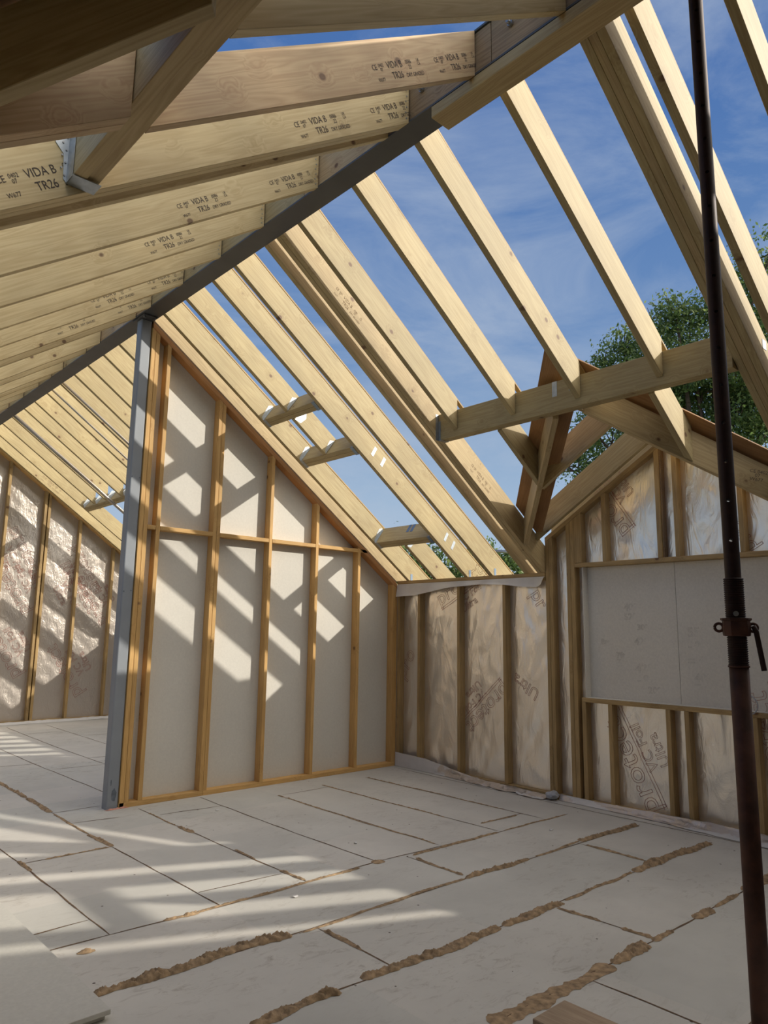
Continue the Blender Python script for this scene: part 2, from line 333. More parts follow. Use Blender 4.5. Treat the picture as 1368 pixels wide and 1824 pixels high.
# ------------------------------------------------------------------ roof geometry
K = 0.71; CA, SA = cos(math.atan(K)), sin(math.atan(K))
DV = 0.22/CA                                # vertical height of a 220 mm rafter
def zr(x, y=0.0): return 2.10-K*x + max(0, y)*0.02          # soffit of the right slope
def zl(x, y=0.0): return 6.756+K*x + max(0, y)*0.004        # soffit of the left slope
XR, XL = -3.205, -3.365
Y0, Y1 = -8.6, 6.34

# ground, floor -------------------------------------------------------
bm = bmesh.new(); bmesh.ops.create_grid(bm, x_segments=1, y_segments=1, size=90); bm.transform(Matrix.Translation((0, 0, -0.35)))
tag(link('ground', bm, M_GRASS), kind='structure')
fl = box('floor', (-6.75, Y0, -0.20), (0.14, Y1, 0.0), M_FLOOR, d=(1, 0, 0), bevel=0)
# give the floor world aligned object coordinates
me = fl.data; me.transform(fl.matrix_world); fl.matrix_world = Matrix.Identity(4); fl['_mw'] = [x for row in Matrix.Identity(4) for x in row]
tag(fl, kind='structure')

def ribbon(pts, wid, h, jit, seed, step=0.02, cross=5):
    """lumpy bead lying on the floor along pts"""
    rnd = random.Random(seed); bm = bmesh.new(); P = [Vector((p[0], p[1], 0)) for p in pts]
    path = []
    for a, b in zip(P[:-1], P[1:]):
        n = max(1, int((b-a).length/step))
        for i in range(n): path.append(a.lerp(b, i/n))
    path.append(P[-1]); rows = []
    for i, p in enumerate(path):
        t = (path[min(i+1, len(path)-1)]-path[max(i-1, 0)]).normalized(); n = Vector((-t.y, t.x, 0))
        q = noise.noise(Vector((p.x*5+seed, p.y*5, 0))); q2 = noise.noise(Vector((p.x*17, p.y*17+seed, 3)))
        ww = wid*(1+0.6*q+0.35*q2); off = jit*noise.noise(Vector((p.x*4, seed, p.y*4)))
        end = min(1, i/3, (len(path)-1-i)/3)
        ww = max(0.003, ww*(0.45+0.55*end)*(1+0.25*noise.noise(Vector((p.x*45, p.y*45, seed))))); row = []
        for k in range(cross):
            u = -1+2*k/(cross-1)
            fold = abs(noise.noise(Vector((p.x*26+u*0.9, p.y*26, seed))))+0.6*abs(noise.noise(Vector((p.x*60, p.y*60+u*2.2, seed+5))))
            hh = h*(1-u*u)**0.6*(0.25+2.3*fold+0.5*q2)*end if abs(u) < 1 else 0
            row.append(bm.verts.new(p+n*(u*ww/2+off)+Vector((0, 0, max(0.0006, hh)+0.0008))))
        rows.append(row)
    for i in range(len(rows)-1):
        for k in range(cross-1): bm.faces.new((rows[i][k], rows[i][k+1], rows[i+1][k+1], rows[i+1][k]))
    bmesh.ops.recalc_face_normals(bm, faces=bm.faces)
    return bm
# thin joints of the floor sheets (part of the floor)
JO = [[(-4.6, -3.01), (-4.24, -3.02), (-3.6, -3.04), (-2.7, -3.04), (-1.7, -3.07), (-0.25, -3.11)], [(-4.9, -3.62), (-3.99, -3.62), (-3.1, -3.66), (-1.9, -3.66), (-0.3, -3.71)], [(-3.5, -4.23), (-2.3, -4.27), (-1.3, -4.28), (-0.3, -4.30)], [(-4.3, -2.45), (-3.7, -2.48), (-2.5, -2.45), (-1.3, -2.52), (-0.4, -2.54)], [(-1.9, -0.42), (-1.91, -2.45)], [(-1.3, -0.31), (-1.29, -2.5)], [(-3.69, 1.8), (-3.7, -1.0)],
 [(-2.47, 5.9), (-2.52, 3.68), (-2.5, 0.7)], [(-2.5, 5.0), (-1.96, 5.02)], [(-1.91, 5.9), (-1.93, 3.5), (-1.9, 1.5)], [(-1.87, 4.4), (-1.5, 4.37)],
 [(-3.1, 6.1), (-3.11, 2.7), (-3.07, 0.6)], [(-3.7, 2.65), (-3.08, 2.54)], [(-3.08, 2.1), (-2.5, 2.05)], [(-2.51, 2.58), (-2.0, 2.5)], [(-3.70, 6.0), (-3.68, 1.7)],
 [(-3.69, 0.19), (-3.3, 0.19)], [(-3.69, -0.23), (-3.33, -0.27)], [(-3.7, -1.0), (-3.69, -2.48)], [(-4.3, 3.0), (-4.3, -0.6), (-4.29, -1.11), (-4.3, -2.45)], [(-4.3, -1.02), (-3.7, -1.02)],
 [(-4.9, -2.22), (-4.3, -2.2)], [(-5.2, -2.44), (-4.3, -2.45)], [(-3.58, -3.05), (-2.34, -3.05)], [(-4.9, -3.62), (-4.2, -3.62)], [(-3.1, -0.1), (-3.1, -2.47)], [(-3.05, -0.41), (-2.5, -0.45)],
 [(-2.49, -0.05), (-2.5, -0.43), (-2.52, -1.47), (-2.51, -2.45)], [(-1.86, -0.44), (-1.3, -0.43)], [(-3.68, -2.21), (-3.13, -2.24)], [(-1.2, -2.26), (-0.69, -2.28)],
 [(-1.31, -4.28), (-0.3, -4.3)], [(-2.28, -3.0), (-2.28, -2.5)], [(-2.28, -3.66), (-2.27, -4.26)], [(-1.1, -3.1), (-1.1, -3.64)], [(-3.47, -3.05), (-3.47, -3.62)],
 [(-4.9, 3), (-4.9, -6)], [(-0.72, -0.3), (-0.7, -2.5)], [(-0.10, -0.15), (-0.16, -2.2), (-0.16, -5.5)], [(-3.49, -4.9), (-1.3, -4.88)], [(-2.9, -4.27), (-2.9, -4.9)]]
bm = bmesh.new()
for i, l in enumerate(JO):
    b2 = ribbon(l, 0.009, 0.0010, 0.008, 11+i, 0.03, 3); tmp = bpy.data.meshes.new('t'); b2.to_mesh(tmp); b2.free(); bm.from_mesh(tmp); bpy.data.meshes.remove(tmp)
link('sheet_joint', bm, M_JOINT, None, fl)

# brown foam beads squeezed from the joints
FO = [  # points, width, height, label
 ([(-4.60, -3.00), (-4.24, -3.02), (-3.90, -3.00), (-3.62, -3.04)], 0.066, 0.026, 'fat sunlit bead of brown foam beside the loose grey sheet'),
 ([(-3.56, -3.05), (-3.02, -3.05), (-2.71, -3.03), (-2.32, -3.05)], 0.030, 0.006, 'flat thin brown foam line continuing the fat sunlit bead'),
 ([(-2.31, -3.05), (-2.10, -3.06), (-1.68, -3.07)], 0.052, 0.017, 'lumpy brown foam bead starting at a T joint mid floor'),
 ([(-1.60, -3.07), (-1.30, -3.065), (-1.05, -3.06)], 0.026, 0.007, 'narrow brown foam line before the thick bead near the foil wall'),
 ([(-1.04, -3.06), (-0.75, -3.07), (-0.28, -3.11)], 0.064, 0.020, 'thick brown foam bead ending below the bundled grey foil'),
 ([(-4.25, -3.63), (-3.99, -3.62), (-3.80, -3.64)], 0.062, 0.022, 'brown foam bead at the bottom edge left of centre'),
 ([(-3.66, -3.62), (-3.48, -3.63), (-3.14, -3.66), (-2.75, -3.66)], 0.064, 0.022, 'long fat brown foam bead in the middle of the floor'),
 ([(-2.72, -3.66), (-2.50, -3.67), (-2.20, -3.67)], 0.070, 0.020, 'brown foam bead with a spur where three sheets meet'),
 ([(-2.16, -3.665), (-1.97, -3.66), (-1.40, -3.67)], 0.032, 0.009, 'narrow brown foam line between two fat beads'),
 ([(-1.38, -3.67), (-1.10, -3.67), (-0.85, -3.68), (-0.34, -3.71)], 0.076, 0.024, 'fattest brown foam bead running up to the eaves foil'),
 ([(-3.52, -4.22), (-3.25, -4.25), (-2.86, -4.27), (-2.70, -4.26)], 0.090, 0.003, 'wide smeared brown foam stain above the plywood offcut'),
 ([(-2.68, -4.26), (-2.55, -4.26), (-2.36, -4.27)], 0.085, 0.024, 'short double lump of brown foam left of the steel prop'),
 ([(-2.30, -4.27), (-2.10, -4.27)], 0.050, 0.014, 'small brown foam blob where a cross joint meets the front joint'),
 ([(-1.85, -4.275), (-1.66, -4.28)], 0.080, 0.020, 'detached brown foam lump left of the prop shaft'),
 ([(-1.60, -4.28), (-1.28, -4.28)], 0.040, 0.012, 'brown foam bead running in behind the steel prop'),
 ([(-1.20, -4.28), (-0.85, -4.29), (-0.6, -4.29)], 0.070, 0.018, 'brown foam bead right of the steel prop'),
 ([(-3.69, 1.75), (-3.69, 0.90)], 0.045, 0.012, 'rough brown foam bead at the left frame edge beyond the post'),
 ([(-3.69, 0.86), (-3.70, 0.22)], 0.060, 0.014, 'wider brown foam bead left of the steel post foot'),
 ([(-3.70, 0.14), (-3.71, -0.60)], 0.024, 0.006, 'thin brown foam line in front of the steel post'),
 ([(-3.71, -0.62), (-3.70, -1.02)], 0.042, 0.011, 'brown foam bead reaching the corner of a grey sheet'),
 ([(-3.72, -1.02), (-4.15, -1.02)], 0.024, 0.007, 'thin brown foam line at right angles to the post-side bead'),
 ([(-3.10, -0.30), (-3.10, -0.80)], 0.018, 0.006, 'thin brown foam line under the partition first stud'),
 ([(-3.10, -0.82), (-3.10, -1.06)], 0.042, 0.012, 'short brown foam stub on floor near the partition'),
 ([(-4.29, -0.95), (-4.29, -1.2)], 0.034, 0.010, 'short brown foam lump at left frame edge'),
 ([(-4.02, -2.46), (-3.40, -2.48), (-3.09, -2.47), (-2.68, -2.48)], 0.030, 0.008, 'brown foam line crossing the sun stripes'),
 ([(-2.55, -2.45), (-2.46, -2.46)], 0.075, 0.012, 'small brown foam cap where joints meet past the sun stripes'),
 ([(-2.23, -2.51), (-1.87, -2.51), (-1.32, -2.52)], 0.032, 0.009, 'brown foam line in the middle distance'),
 ([(-1.25, -2.52), (-0.80, -2.53), (-0.43, -2.54)], 0.024, 0.006, 'faint brown foam line near the wall end of the middle joint'),
 ([(-1.90, -0.42), (-1.92, -1.47), (-1.91, -2.42)], 0.022, 0.006, 'brown foam line leading to the third partition bay'),
 ([(-1.30, -0.31), (-1.31, -0.93), (-1.29, -1.95)], 0.022, 0.006, 'brown foam line leading to the fourth partition bay'),
 ([(-0.71, -0.31), (-0.69, -1.3), (-0.70, -2.1)], 0.018, 0.005, 'brown foam line closest to the foil wall corner'),
 ([(-3.46, -3.10), (-3.46, -3.22), (-3.47, -3.40)], 0.038, 0.010, 'brown foam stub crossing between two long beads'),
 ([(-2.25, -2.56), (-2.28, -2.78), (-2.28, -3.0)], 0.030, 0.008, 'curved brown foam stub joining two middle lines'),
 ([(-1.08, -3.14), (-1.10, -3.60)], 0.036, 0.009, 'brown foam cross line nearest the eaves foil'),
 ([(-2.29, -3.70), (-2.28, -3.97)], 0.034, 0.009, 'brown foam spur pointing toward the prop'),
 ([(-2.27, -4.08), (-2.27, -4.25)], 0.036, 0.010, 'brown foam stub meeting the front joint'),
 ([(-1.22, -2.27), (-0.78, -2.29)], 0.026, 0.008, 'short brown foam dash parallel to the partition'),
 ([(-3.09, -1.62), (-3.10, -1.9)], 0.020, 0.006, 'faint brown foam trace inside the sun stripes'),
 ([(-3.10, -2.18), (-3.09, -2.44)], 0.028, 0.008, 'brown foam dab ending on the striped joint'),
 ([(-4.50, -2.56), (-4.42, -2.575)], 0.060, 0.012, 'isolated brown foam dab on the sunlit sheet'),
 ([(-3.92, -2.47), (-3.82, -2.475)], 0.050, 0.014, 'round brown foam dab on the shaded joint'),
]
for i, (p, w_, h_, lb) in enumerate(FO):
    bm = ribbon(p, w_*0.85, h_*0.62, 0.016, 31+i*3, 0.007, 13)
    o = link('foam_bead', bm, M_FOAM, Matrix.Translation((p[0][0], p[0][1], 0)), None, True)
    tag(o, lb, 'expanding foam', 'foam beads along the floor joints')

# loose sheets, plywood offcut ------------------------------------------
t = empty('floor_sheet', (-5.3, -2.2, 0.0)); tag(t, 'loose grey floor sheet lying on another at lower left', 'board', 'loose grey floor sheets')
box('sheet', (-5.82, -3.235, 0.0225), (-4.617, -0.95, 0.042), M_SHEET, t, (1, 0, 0), 0.0015)
t = empty('floor_sheet', (-5.3, -2.2, 0.0)); tag(t, 'lower of two stacked loose grey sheets, edge just showing at lower left', 'board', 'loose grey floor sheets')
box('sheet', (-5.86, -3.215, 0.002), (-4.63, -0.98, 0.021), M_SHEET, t, (1, 0, 0), 0.0015)
o = box('plywood_offcut', (-3.44, -4.98, 0.003), (-3.222, -4.362, 0.045), wood('offcut_timber', (0.42, 0.31, 0.20), (0.27, 0.18, 0.11), tone=0.2), None, (0, 1, 0), 0.003)
tag(o, 'weathered plywood offcut lying on the floor at the bottom edge', 'wood offcut')
rnd = random.Random(5)
for i, (x, y, lb) in enumerate([(-2.35, -2.05, 'white plaster crumb on floor right of the sun stripes'), (-3.30, -2.63, 'white crumb lying in a sun stripe'), (-0.95, -2.75, 'pale timber chip near the foil wall bundle'), (-2.62, -0.58, 'tiny white crumb close to the partition plate'), (-4.32, -0.15, 'white crumb at the left in the first sun patch')]):
    s = 0.012
    pts = [Vector((x+rnd.uniform(-s, s)*1.6, y+rnd.uniform(-s, s), rnd.uniform(0.001, 0.014))) for _ in range(9)]+[Vector((x, y, 0.0005))]
    bm = bmesh.new(); [bm.verts.new(p) for p in pts]; bmesh.ops.convex_hull(bm, input=bm.verts)
    tag(link('debris_crumb', bm, M_WHITE, Matrix.Translation((x, y, 0))), lb, 'debris', 'crumbs of debris on the floor')

# ------------------------------------------------------------------ partition wall (plane y = 0, board at y = .095)
DP = 0.095
def zs(x): return 2.010-K*x               # underside of the sloping top plate
poly = [(-3.225, 0.0), (0.0, 0.0), (0.0, 2.12), (-3.225, 2.12+K*3.225)]
o = yprism('wall_partition', poly, DP+0.001, DP+0.02, (0, 0, 1), M_BOARD, None, 0); tag(o, kind='structure')
pt = empty('stud_frame', (-1.6, 0.045, 0)); tag(pt, 'yellow pine stud frame of the partition from steel post to corner', 'stud frame')
for n_, (a, b) in enumerate([(-3.225, -2.441), (-2.439, 0.0)]):
    box('bottom_plate', (a, 0.0, 0.0), (b, DP, 0.042), M_STUD, pt)
def pstud(x0, x1, y0=0.0, y1=DP, zb=0.042):
    zt0, zt1 = zs(x0)-0.001, zs(x1)-0.001
    poly = [(x0, zb), (x1, zb), (x1, zt1), (x0, zt0)]
    yprism('stud', poly, y0, y1, (0, 0, 1), M_STUD, pt)
pstud(-3.222, -3.182, zb=0.0); pstud(-3.180, -3.141, 0.0, DP)
for x0, x1 in ((-3.058, -3.020), (-2.477, -2.440), (-2.438, -2.400), (-1.829, -1.791), (-1.226, -1.188), (-0.621, -0.583)): pstud(x0, x1)
pstud(-0.066, -0.001)
p0 = (-3.20, zs(-3.20)); 
yprism('sloping_plate', [(-3.215, zs(-3.215)), (-0.002, zs(-0.002)), (-0.002, zs(-0.002)+0.056), (-3.215, zs(-3.215)+0.056)], 0.0, DP, (1, 0, -K), M_PLATE, pt)
yprism('sloping_packer', [(-3.215, zs(-3.215)+0.057), (-0.002, zs(-0.002)+0.057), (-0.002, zs(-0.002)+0.089), (-3.215, zs(-3.215)+0.089)], 0.012, DP, (1, 0, -K), M_OLD, pt)
for a, b in ((-3.139, -3.060), (-3.018, -2.479), (-2.398, -1.831), (-1.789, -1.228), (-1.186, -0.623), (-0.581, -0.48)):
    box('noggin', (a, 0.0, 2.392), (b, DP, 2.430), M_STUD, pt)

# steel post ------------------------------------------------------------------
sp = empty('steel_post', (-3.277, 0.06, 0)); tag(sp, 'blue grey primed square steel post at the partition end', 'steel post')
bm = bmesh.new()
def rrect(cx, cy, hx, hy, r, z, n=4):
    P = []
    for sx, sy, a0 in ((1, 1, 0), (-1, 1, 90), (-1, -1, 180), (1, -1, 270)):
        for k in range(n+1):
            a = radians(a0+90*k/n); P.append(Vector((cx+sx*(hx-r)+r*cos(a), cy+sy*(hy-r)+r*sin(a), z)))
    return P
A = [bm.verts.new(p) for p in rrect(-3.277, 0.062, 0.051, 0.051, 0.012, 0.0)]; B = [bm.verts.new(p) for p in rrect(-3.277, 0.062, 0.051, 0.051, 0.012, 4.352)]
for i in range(len(A)): bm.faces.new((A[i], A[(i+1) % len(A)], B[(i+1) % len(A)], B[i]))
bm.faces.new(A[::-1]); bm.faces.new(B); bmesh.ops.recalc_face_normals(bm, faces=bm.faces)
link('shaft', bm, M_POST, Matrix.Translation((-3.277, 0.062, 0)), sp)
box('cap_plate', (-3.352, -0.09, 4.354), (-3.222, 0.16, 4.369), M_STEEL, sp)
for dx in (-0.045, 0.045): tube('bolt_head', [(-3.287+dx, -0.060, 4.353), (-3.287+dx, -0.060, 4.340)], 0.013, M_BOLT, sp, 6, smooth=False)
for k, (dx, z) in enumerate(((0.03, 1.83), (-0.035, 2.85), (0.035, 2.85), (-0.035, 1.82))):
    tube('screw_head', [(-3.277+dx, 0.0125, z), (-3.277+dx, 0.008, z)], 0.006, M_SCUFF, sp, 8)
def blob(name, cx, cz, rx, rz_, y, mat, parent, seed):
    bm = bmesh.new(); vs = []
    for k in range(18):
        a = 2*pi*k/18; q = 1+0.35*noise.noise(Vector((cos(a)*2, sin(a)*2, seed))); vs.append(bm.verts.new((cx+rx*q*cos(a), y, cz+rz_*q*sin(a))))
    bm.faces.new(vs[::-1]); return link(name, bm, mat, Matrix.Translation((cx, y, cz)), parent)
blob('paint_scuff', -3.270, 0.115, 0.022, 0.050, 0.0103, M_SCUFF, sp, 3); blob('paint_scuff', -3.300, 0.215, 0.006, 0.026, 0.0103, M_SCUFF, sp, 5)
bm = ribbon([(-3.345, 0.0), (-3.32, -0.015), (-3.22, -0.012), (-3.13, -0.014)], 0.014, 0.010, 0.004, 77, 0.01, 5)
tag(link('sealant_bead', bm, M_PINK, Matrix.Translation((-3.3, 0, 0))), 'pink sealant bead at the foot of the steel post', 'sealant')

# ridge beam ------------------------------------------------------------------
ZB, ZT = 4.370, 4.640; XC = -3.285
rb = empty('ridge_beam', (XC, -1.0, ZB)); tag(rb, 'dark grey steel ridge beam running the length of the open roof', 'steel beam')
YB0, YB1 = -8.5, 6.3
poly = [(-3.365, ZB), (-3.205, ZB), (-3.205, ZB+0.012), (XC+0.004, ZB+0.012), (XC+0.004, ZT-0.012), (-3.205, ZT-0.012), (-3.205, ZT), (-3.365, ZT), (-3.365, ZT-0.012), (XC-0.004, ZT-0.012), (XC-0.004, ZB+0.012), (-3.365, ZB+0.012)]
bm = bmesh.new(); A = [bm.verts.new((x, YB0, z)) for x, z in poly]; B = [bm.verts.new((x, YB1, z)) for x, z in poly]
for i in range(12): bm.faces.new((A[i], A[(i+1) % 12], B[(i+1) % 12], B[i]))
bm.faces.new(A); bm.faces.new(B[::-1]); bmesh.ops.recalc_face_normals(bm, faces=bm.faces)
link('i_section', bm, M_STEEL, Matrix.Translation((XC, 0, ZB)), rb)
ys = [YB0, -6.2, -5.0, -4.15, -3.35, -2.55, -1.35, -0.2, 1.2, 2.6, 4.0, 5.2, YB1]
for i in range(len(ys)-1):
    mt = M_OLD if ys[i] < -3.6 else (M_REDW if i % 3 == 1 else M_RAFTL)
    box('web_packer', (-3.357, ys[i]+0.002, ZB+0.014), (XC-0.006, ys[i+1]-0.002, ZT-0.014), mt, rb, bevel=0.003)
    box('web_packer', (XC+0.006, ys[i]+0.002, ZB+0.014), (-3.213, ys[i+1]-0.002, ZT-0.014), M_RAFTL, rb, bevel=0.003)
for y in (-4.28, -3.66):
    tube('bolt', [(-3.356, y, 4.52), (-3.392, y, 4.52)], 0.010, M_BOLT, rb, 12); tube('bolt_nut', [(-3.358, y, 4.52), (-3.372, y, 4.52)], 0.017, M_BOLT, rb, 6, smooth=False)
o = box('prop_head_plank', (-3.3655, -6.6, 4.297), (-3.222, -3.735, 4.368), M_RAFTL, None, (0, 1, 0), 0.004)
tag(o, 'thick pine plank packed between steel ridge beam and prop', 'plank')

# steel prop ------------------------------------------------------------------
PX, PY = -3.33, -5.172
pr = empty('steel_prop', (PX, PY, 0)); tag(pr, 'rusty adjustable steel prop standing on the floor at right', 'steel prop')
box('base_plate', (PX-0.075, PY-0.075, 0.0), (PX+0.075, PY+0.075, 0.008), M_RUST, pr)
tube('outer_tube', [(PX, PY, 0.008), (PX, PY, 1.405)], 0.0315, M_RUST, pr, 28)
tube('weld_ring', [(PX, PY, 1.398), (PX, PY, 1.404)], 0.0345, M_RUST, pr, 28)
def lathe_thread(z0, z1, r, amp, pitch):
    pts, rr = [], []; z = z0
    while z < z1:
        for dz, q in ((0, -amp), (0.25, amp), (0.5, amp), (0.75, -amp)):
            pts.append((PX, PY, z+dz*pitch)); rr.append(r+q)
        z += pitch
    return pts, rr
p_, q_ = lathe_thread(1.405, 1.702, 0.0315, 0.0014, 0.0075)
tube('thread', p_, q_, M_RUSTD, pr, 24, smooth=False)
tube('inner_tube', [(PX, PY, 1.70), (PX, PY, 4.285)], 0.0262, M_RUSTD, pr, 28)
box('head_plate', (PX-0.07, PY-0.07, 4.285), (PX+0.07, PY+0.07, 4.295), M_RUST, pr)
# pin holes through the inner tube
inner = pr.children[-2] if False else [c for c in COL.objects if c.name.startswith('inner_tube')][0]
bmc = bmesh.new()
hd = Vector((PX+5.945, PY+6.198, 0)).normalized(); hd = Vector((hd.x*cos(0.05)-hd.y*sin(0.05), hd.x*sin(0.05)+hd.y*cos(0.05), 0))
z = 1.836
while z < 4.2:
    m = frame((PX, PY, z), hd)
    r1 = [bmc.verts.new(m @ Vector((-0.05, 0.0065*cos(2*pi*k/12), 0.0065*sin(2*pi*k/12)))) for k in range(12)]
    r2 = [bmc.verts.new(m @ Vector((0.05, 0.0065*cos(2*pi*k/12), 0.0065*sin(2*pi*k/12)))) for k in range(12)]
    for k in range(12): bmc.faces.new((r1[k], r1[(k+1) % 12], r2[(k+1) % 12], r2[k]))
    bmc.faces.new(r1[::-1]); bmc.faces.new(r2); z += 0.142
bmesh.ops.recalc_face_normals(bmc, faces=bmc.faces)
cut = link('cutter', bmc, M_RUSTD)
md = inner.modifiers.new('holes', 'BOOLEAN'); md.object = cut; md.operation = 'DIFFERENCE'; md.solver = 'EXACT'
dg = bpy.context.evaluated_depsgraph_get(); dg.update()
nm = bpy.data.meshes.new_from_object(inner.evaluated_get(dg)); inner.modifiers.clear(); inner.data = nm
for p in nm.polygons: p.use_smooth = False
bpy.data.objects.remove(cut)
# collar nut with ears and handle
cz = 1.533
bm = bmesh.new(); rings = []
for z, r in ((cz-0.030, 0.036), (cz-0.028, 0.043), (cz-0.010, 0.046), (cz+0.008, 0.046), (cz+0.022, 0.044), (cz+0.026, 0.050), (cz+0.032, 0.050), (cz+0.033, 0.034)):
    rings.append([bm.verts.new((PX+r*cos(2*pi*k/10), PY+r*sin(2*pi*k/10), z)) for k in range(10)])
for i in range(len(rings)-1):
    for k in range(10): bm.faces.new((rings[i][k], rings[i][(k+1) % 10], rings[i+1][(k+1) % 10], rings[i+1][k]))
bmesh.ops.recalc_face_normals(bm, faces=bm.faces)
cn = link('collar_nut', bm, M_RUST, Matrix.Translation((PX, PY, cz)), pr)
sdv = Vector((hd.y, -hd.x, 0))           # sideways in the picture (to the right)
def torus(name, c, R, r, ax, mat, parent):
    m = frame(c, ax); pts = [m @ Vector((0, R*cos(2*pi*k/20), R*sin(2*pi*k/20))) for k in range(21)]
    return tube(name, pts, r, mat, parent, 8, caps=False)
torus('collar_ear', Vector((PX, PY, cz))-sdv*0.055, 0.0135, 0.005, hd, M_RUST, cn)
torus('collar_ear', Vector((PX, PY, cz))+sdv*0.052, 0.0135, 0.005, hd, M_RUST, cn)
c0 = Vector((PX, PY, cz+0.006))+sdv*0.052-hd*0.01
tube('handle', [c0, c0+sdv*0.008+Vector((0, 0, -0.02)), c0+sdv*0.024+Vector((0, 0, -0.15))], 0.0088, M_RUSTD, cn, 12)
tube('locking_pin', [Vector((PX, PY, cz+0.047))-hd*0.035, Vector((PX, PY, cz+0.047))-hd*0.026], 0.009, M_GALV, pr, 12)

# ------------------------------------------------------------------ right slope rafters
SX = Vector((CA, 0, -SA)); SN = Vector((SA, 0, CA))         # down the slope, out of the slope
_st = {}
def stamp_mesh():
    if 'm' not in _st:
        bm = bmesh.new()
        for body, sz, x, z in (('CE', 0.034, 0.0, 0.0), ('0402\n 07', 0.022, 0.048, 0.010), ('VIDA B', 0.044, 0.108, 0.0), ('TR26', 0.044, 0.125, -0.047), ('0086\n  22', 0.027, 0.255, 0.010),
                               ('UK\nCA', 0.020, 0.345, 0.016), ('DRY GRADED', 0.026, 0.232, -0.047), ('W677', 0.023, 0.012, -0.052)):
            me = text_mesh(body, sz); b2 = bmesh.new(); b2.from_mesh(me); b2.transform(Matrix.Translation((x, z, 0)) @ Matrix.Diagonal((0.86, 1, 1, 1)))
            t2 = bpy.data.meshes.new('t'); b2.to_mesh(t2); b2.free(); bm.from_mesh(t2); bpy.data.meshes.remove(t2)
        me = bpy.data.meshes.new('grade_stamp'); bm.to_mesh(me); bm.free(); _st['m'] = me
    return _st['m']
def stamp(parent, x, y, right=True, size=0.034, off=0.0012):
    """grade stamp on the near face of a rafter"""
    if right: xd = SX; up = SN; base = Vector((x, y-off, zr(x, y)))
    else: xd = Vector((CA, 0, SA)); up = Vector((-SA, 0, CA)); base = Vector((x, y-off, zl(x, y)))
    o = base+up*0.088
    m = Matrix((xd, up, xd.cross(up))).transposed().to_4x4(); m.translation = o
    bm = bmesh.new(); bm.from_mesh(stamp_mesh()); bm.transform(m @ Matrix.Scale(size/0.034, 4))
    return link('grade_stamp', bm, M_INKP if right else M_INK, m, parent)
def raft_r(name_label, y, x0=XR, x1=None, plies=1, w=0.045, eave=True, batten=True, stamps=(), clip=False, mat=None, group='rafters of the right roof slope', soff=None, name='rafter', plygap=0.0):
    mat = mat or M_RAFT
    t = empty(name, (x0, y, zr(x0, y))); tag(t, name_label, 'rafter', group)
    for k in range(plies):
        ya = y+k*(w+plygap); yb = ya+w-(0.0012 if plies > 1 else 0)
        if x1 is None:
            poly = [(x0, zr(x0, y)), (0.0, zr(0, y)), (0.142, zr(0, y)), (0.142, zr(0.142, y)), (0.42, zr(0.42, y)), (0.42, zr(0.42, y)+DV), (x0, zr(x0, y)+DV)]
        else:
            poly = [(x0, zr(x0, y)), (x1, zr(x1, y)), (x1, zr(x1, y)+DV), (x0, zr(x0, y)+DV)]
        yprism('ply' if plies > 1 else 'timber', poly, ya, yb, (CA, 0, -SA), mat, t)
    xe = 0.42 if x1 is None else x1
    if batten:
        a, b = DV+0.008, DV+0.028
        yprism('counter_batten', [(x0+0.02, zr(x0+0.02, y)+a), (xe, zr(xe, y)+a), (xe, zr(xe, y)+b), (x0+0.02, zr(x0+0.02, y)+b)], y+0.004, y+w*plies-0.004, (CA, 0, -SA), M_EAVE, t)
    for xs in stamps: stamp(t, xs, y)
    if clip:
        box('truss_clip', (0.02, y-0.003, 2.101), (0.052, y-0.0005, 2.175), M_GALVD, t, bevel=0)
    return t
near = [(-0.20, 'second rafter of the right slope, against the partition head, with skylight trimmer hangers'),
        (-1.095, 'long knotty rafter on the far side of the skylight carrying two bright nail plates'),
        (-1.44, 'plain long rafter between the skylight rafter and the dark multi-ply trimmer')]
R0 = raft_r('dark rafter sitting directly on the sloping partition plate', 0.048, batten=False, mat=M_RAFTL)
R1 = raft_r(near[0][1], -0.20, clip=True)
R3 = raft_r(near[1][1], -1.095, clip=True, stamps=())
R4 = raft_r(near[2][1], -1.44, clip=True)
for pxm, zz in ((-1.46, 0), (-1.34, 1), (-0.42, 2), (-0.31, 3)):
    c = Vector((pxm, -1.0965, zr(pxm)+0.02)); up = Vector((0.0, 0, 1)); d1 = SX
    A = [c, c+SX*0.035, c+SX*0.035+SN*0.0+Vector((0.05, 0, 0.085)), c+Vector((0.05, 0, 0.085))]
    A = [p+SN*0.06 for p in A]
    prism('nail_plate', A, [p+Vector((0, 0.0012, 0)) for p in A], (0, 0, 1), M_GALV, R3, 0)

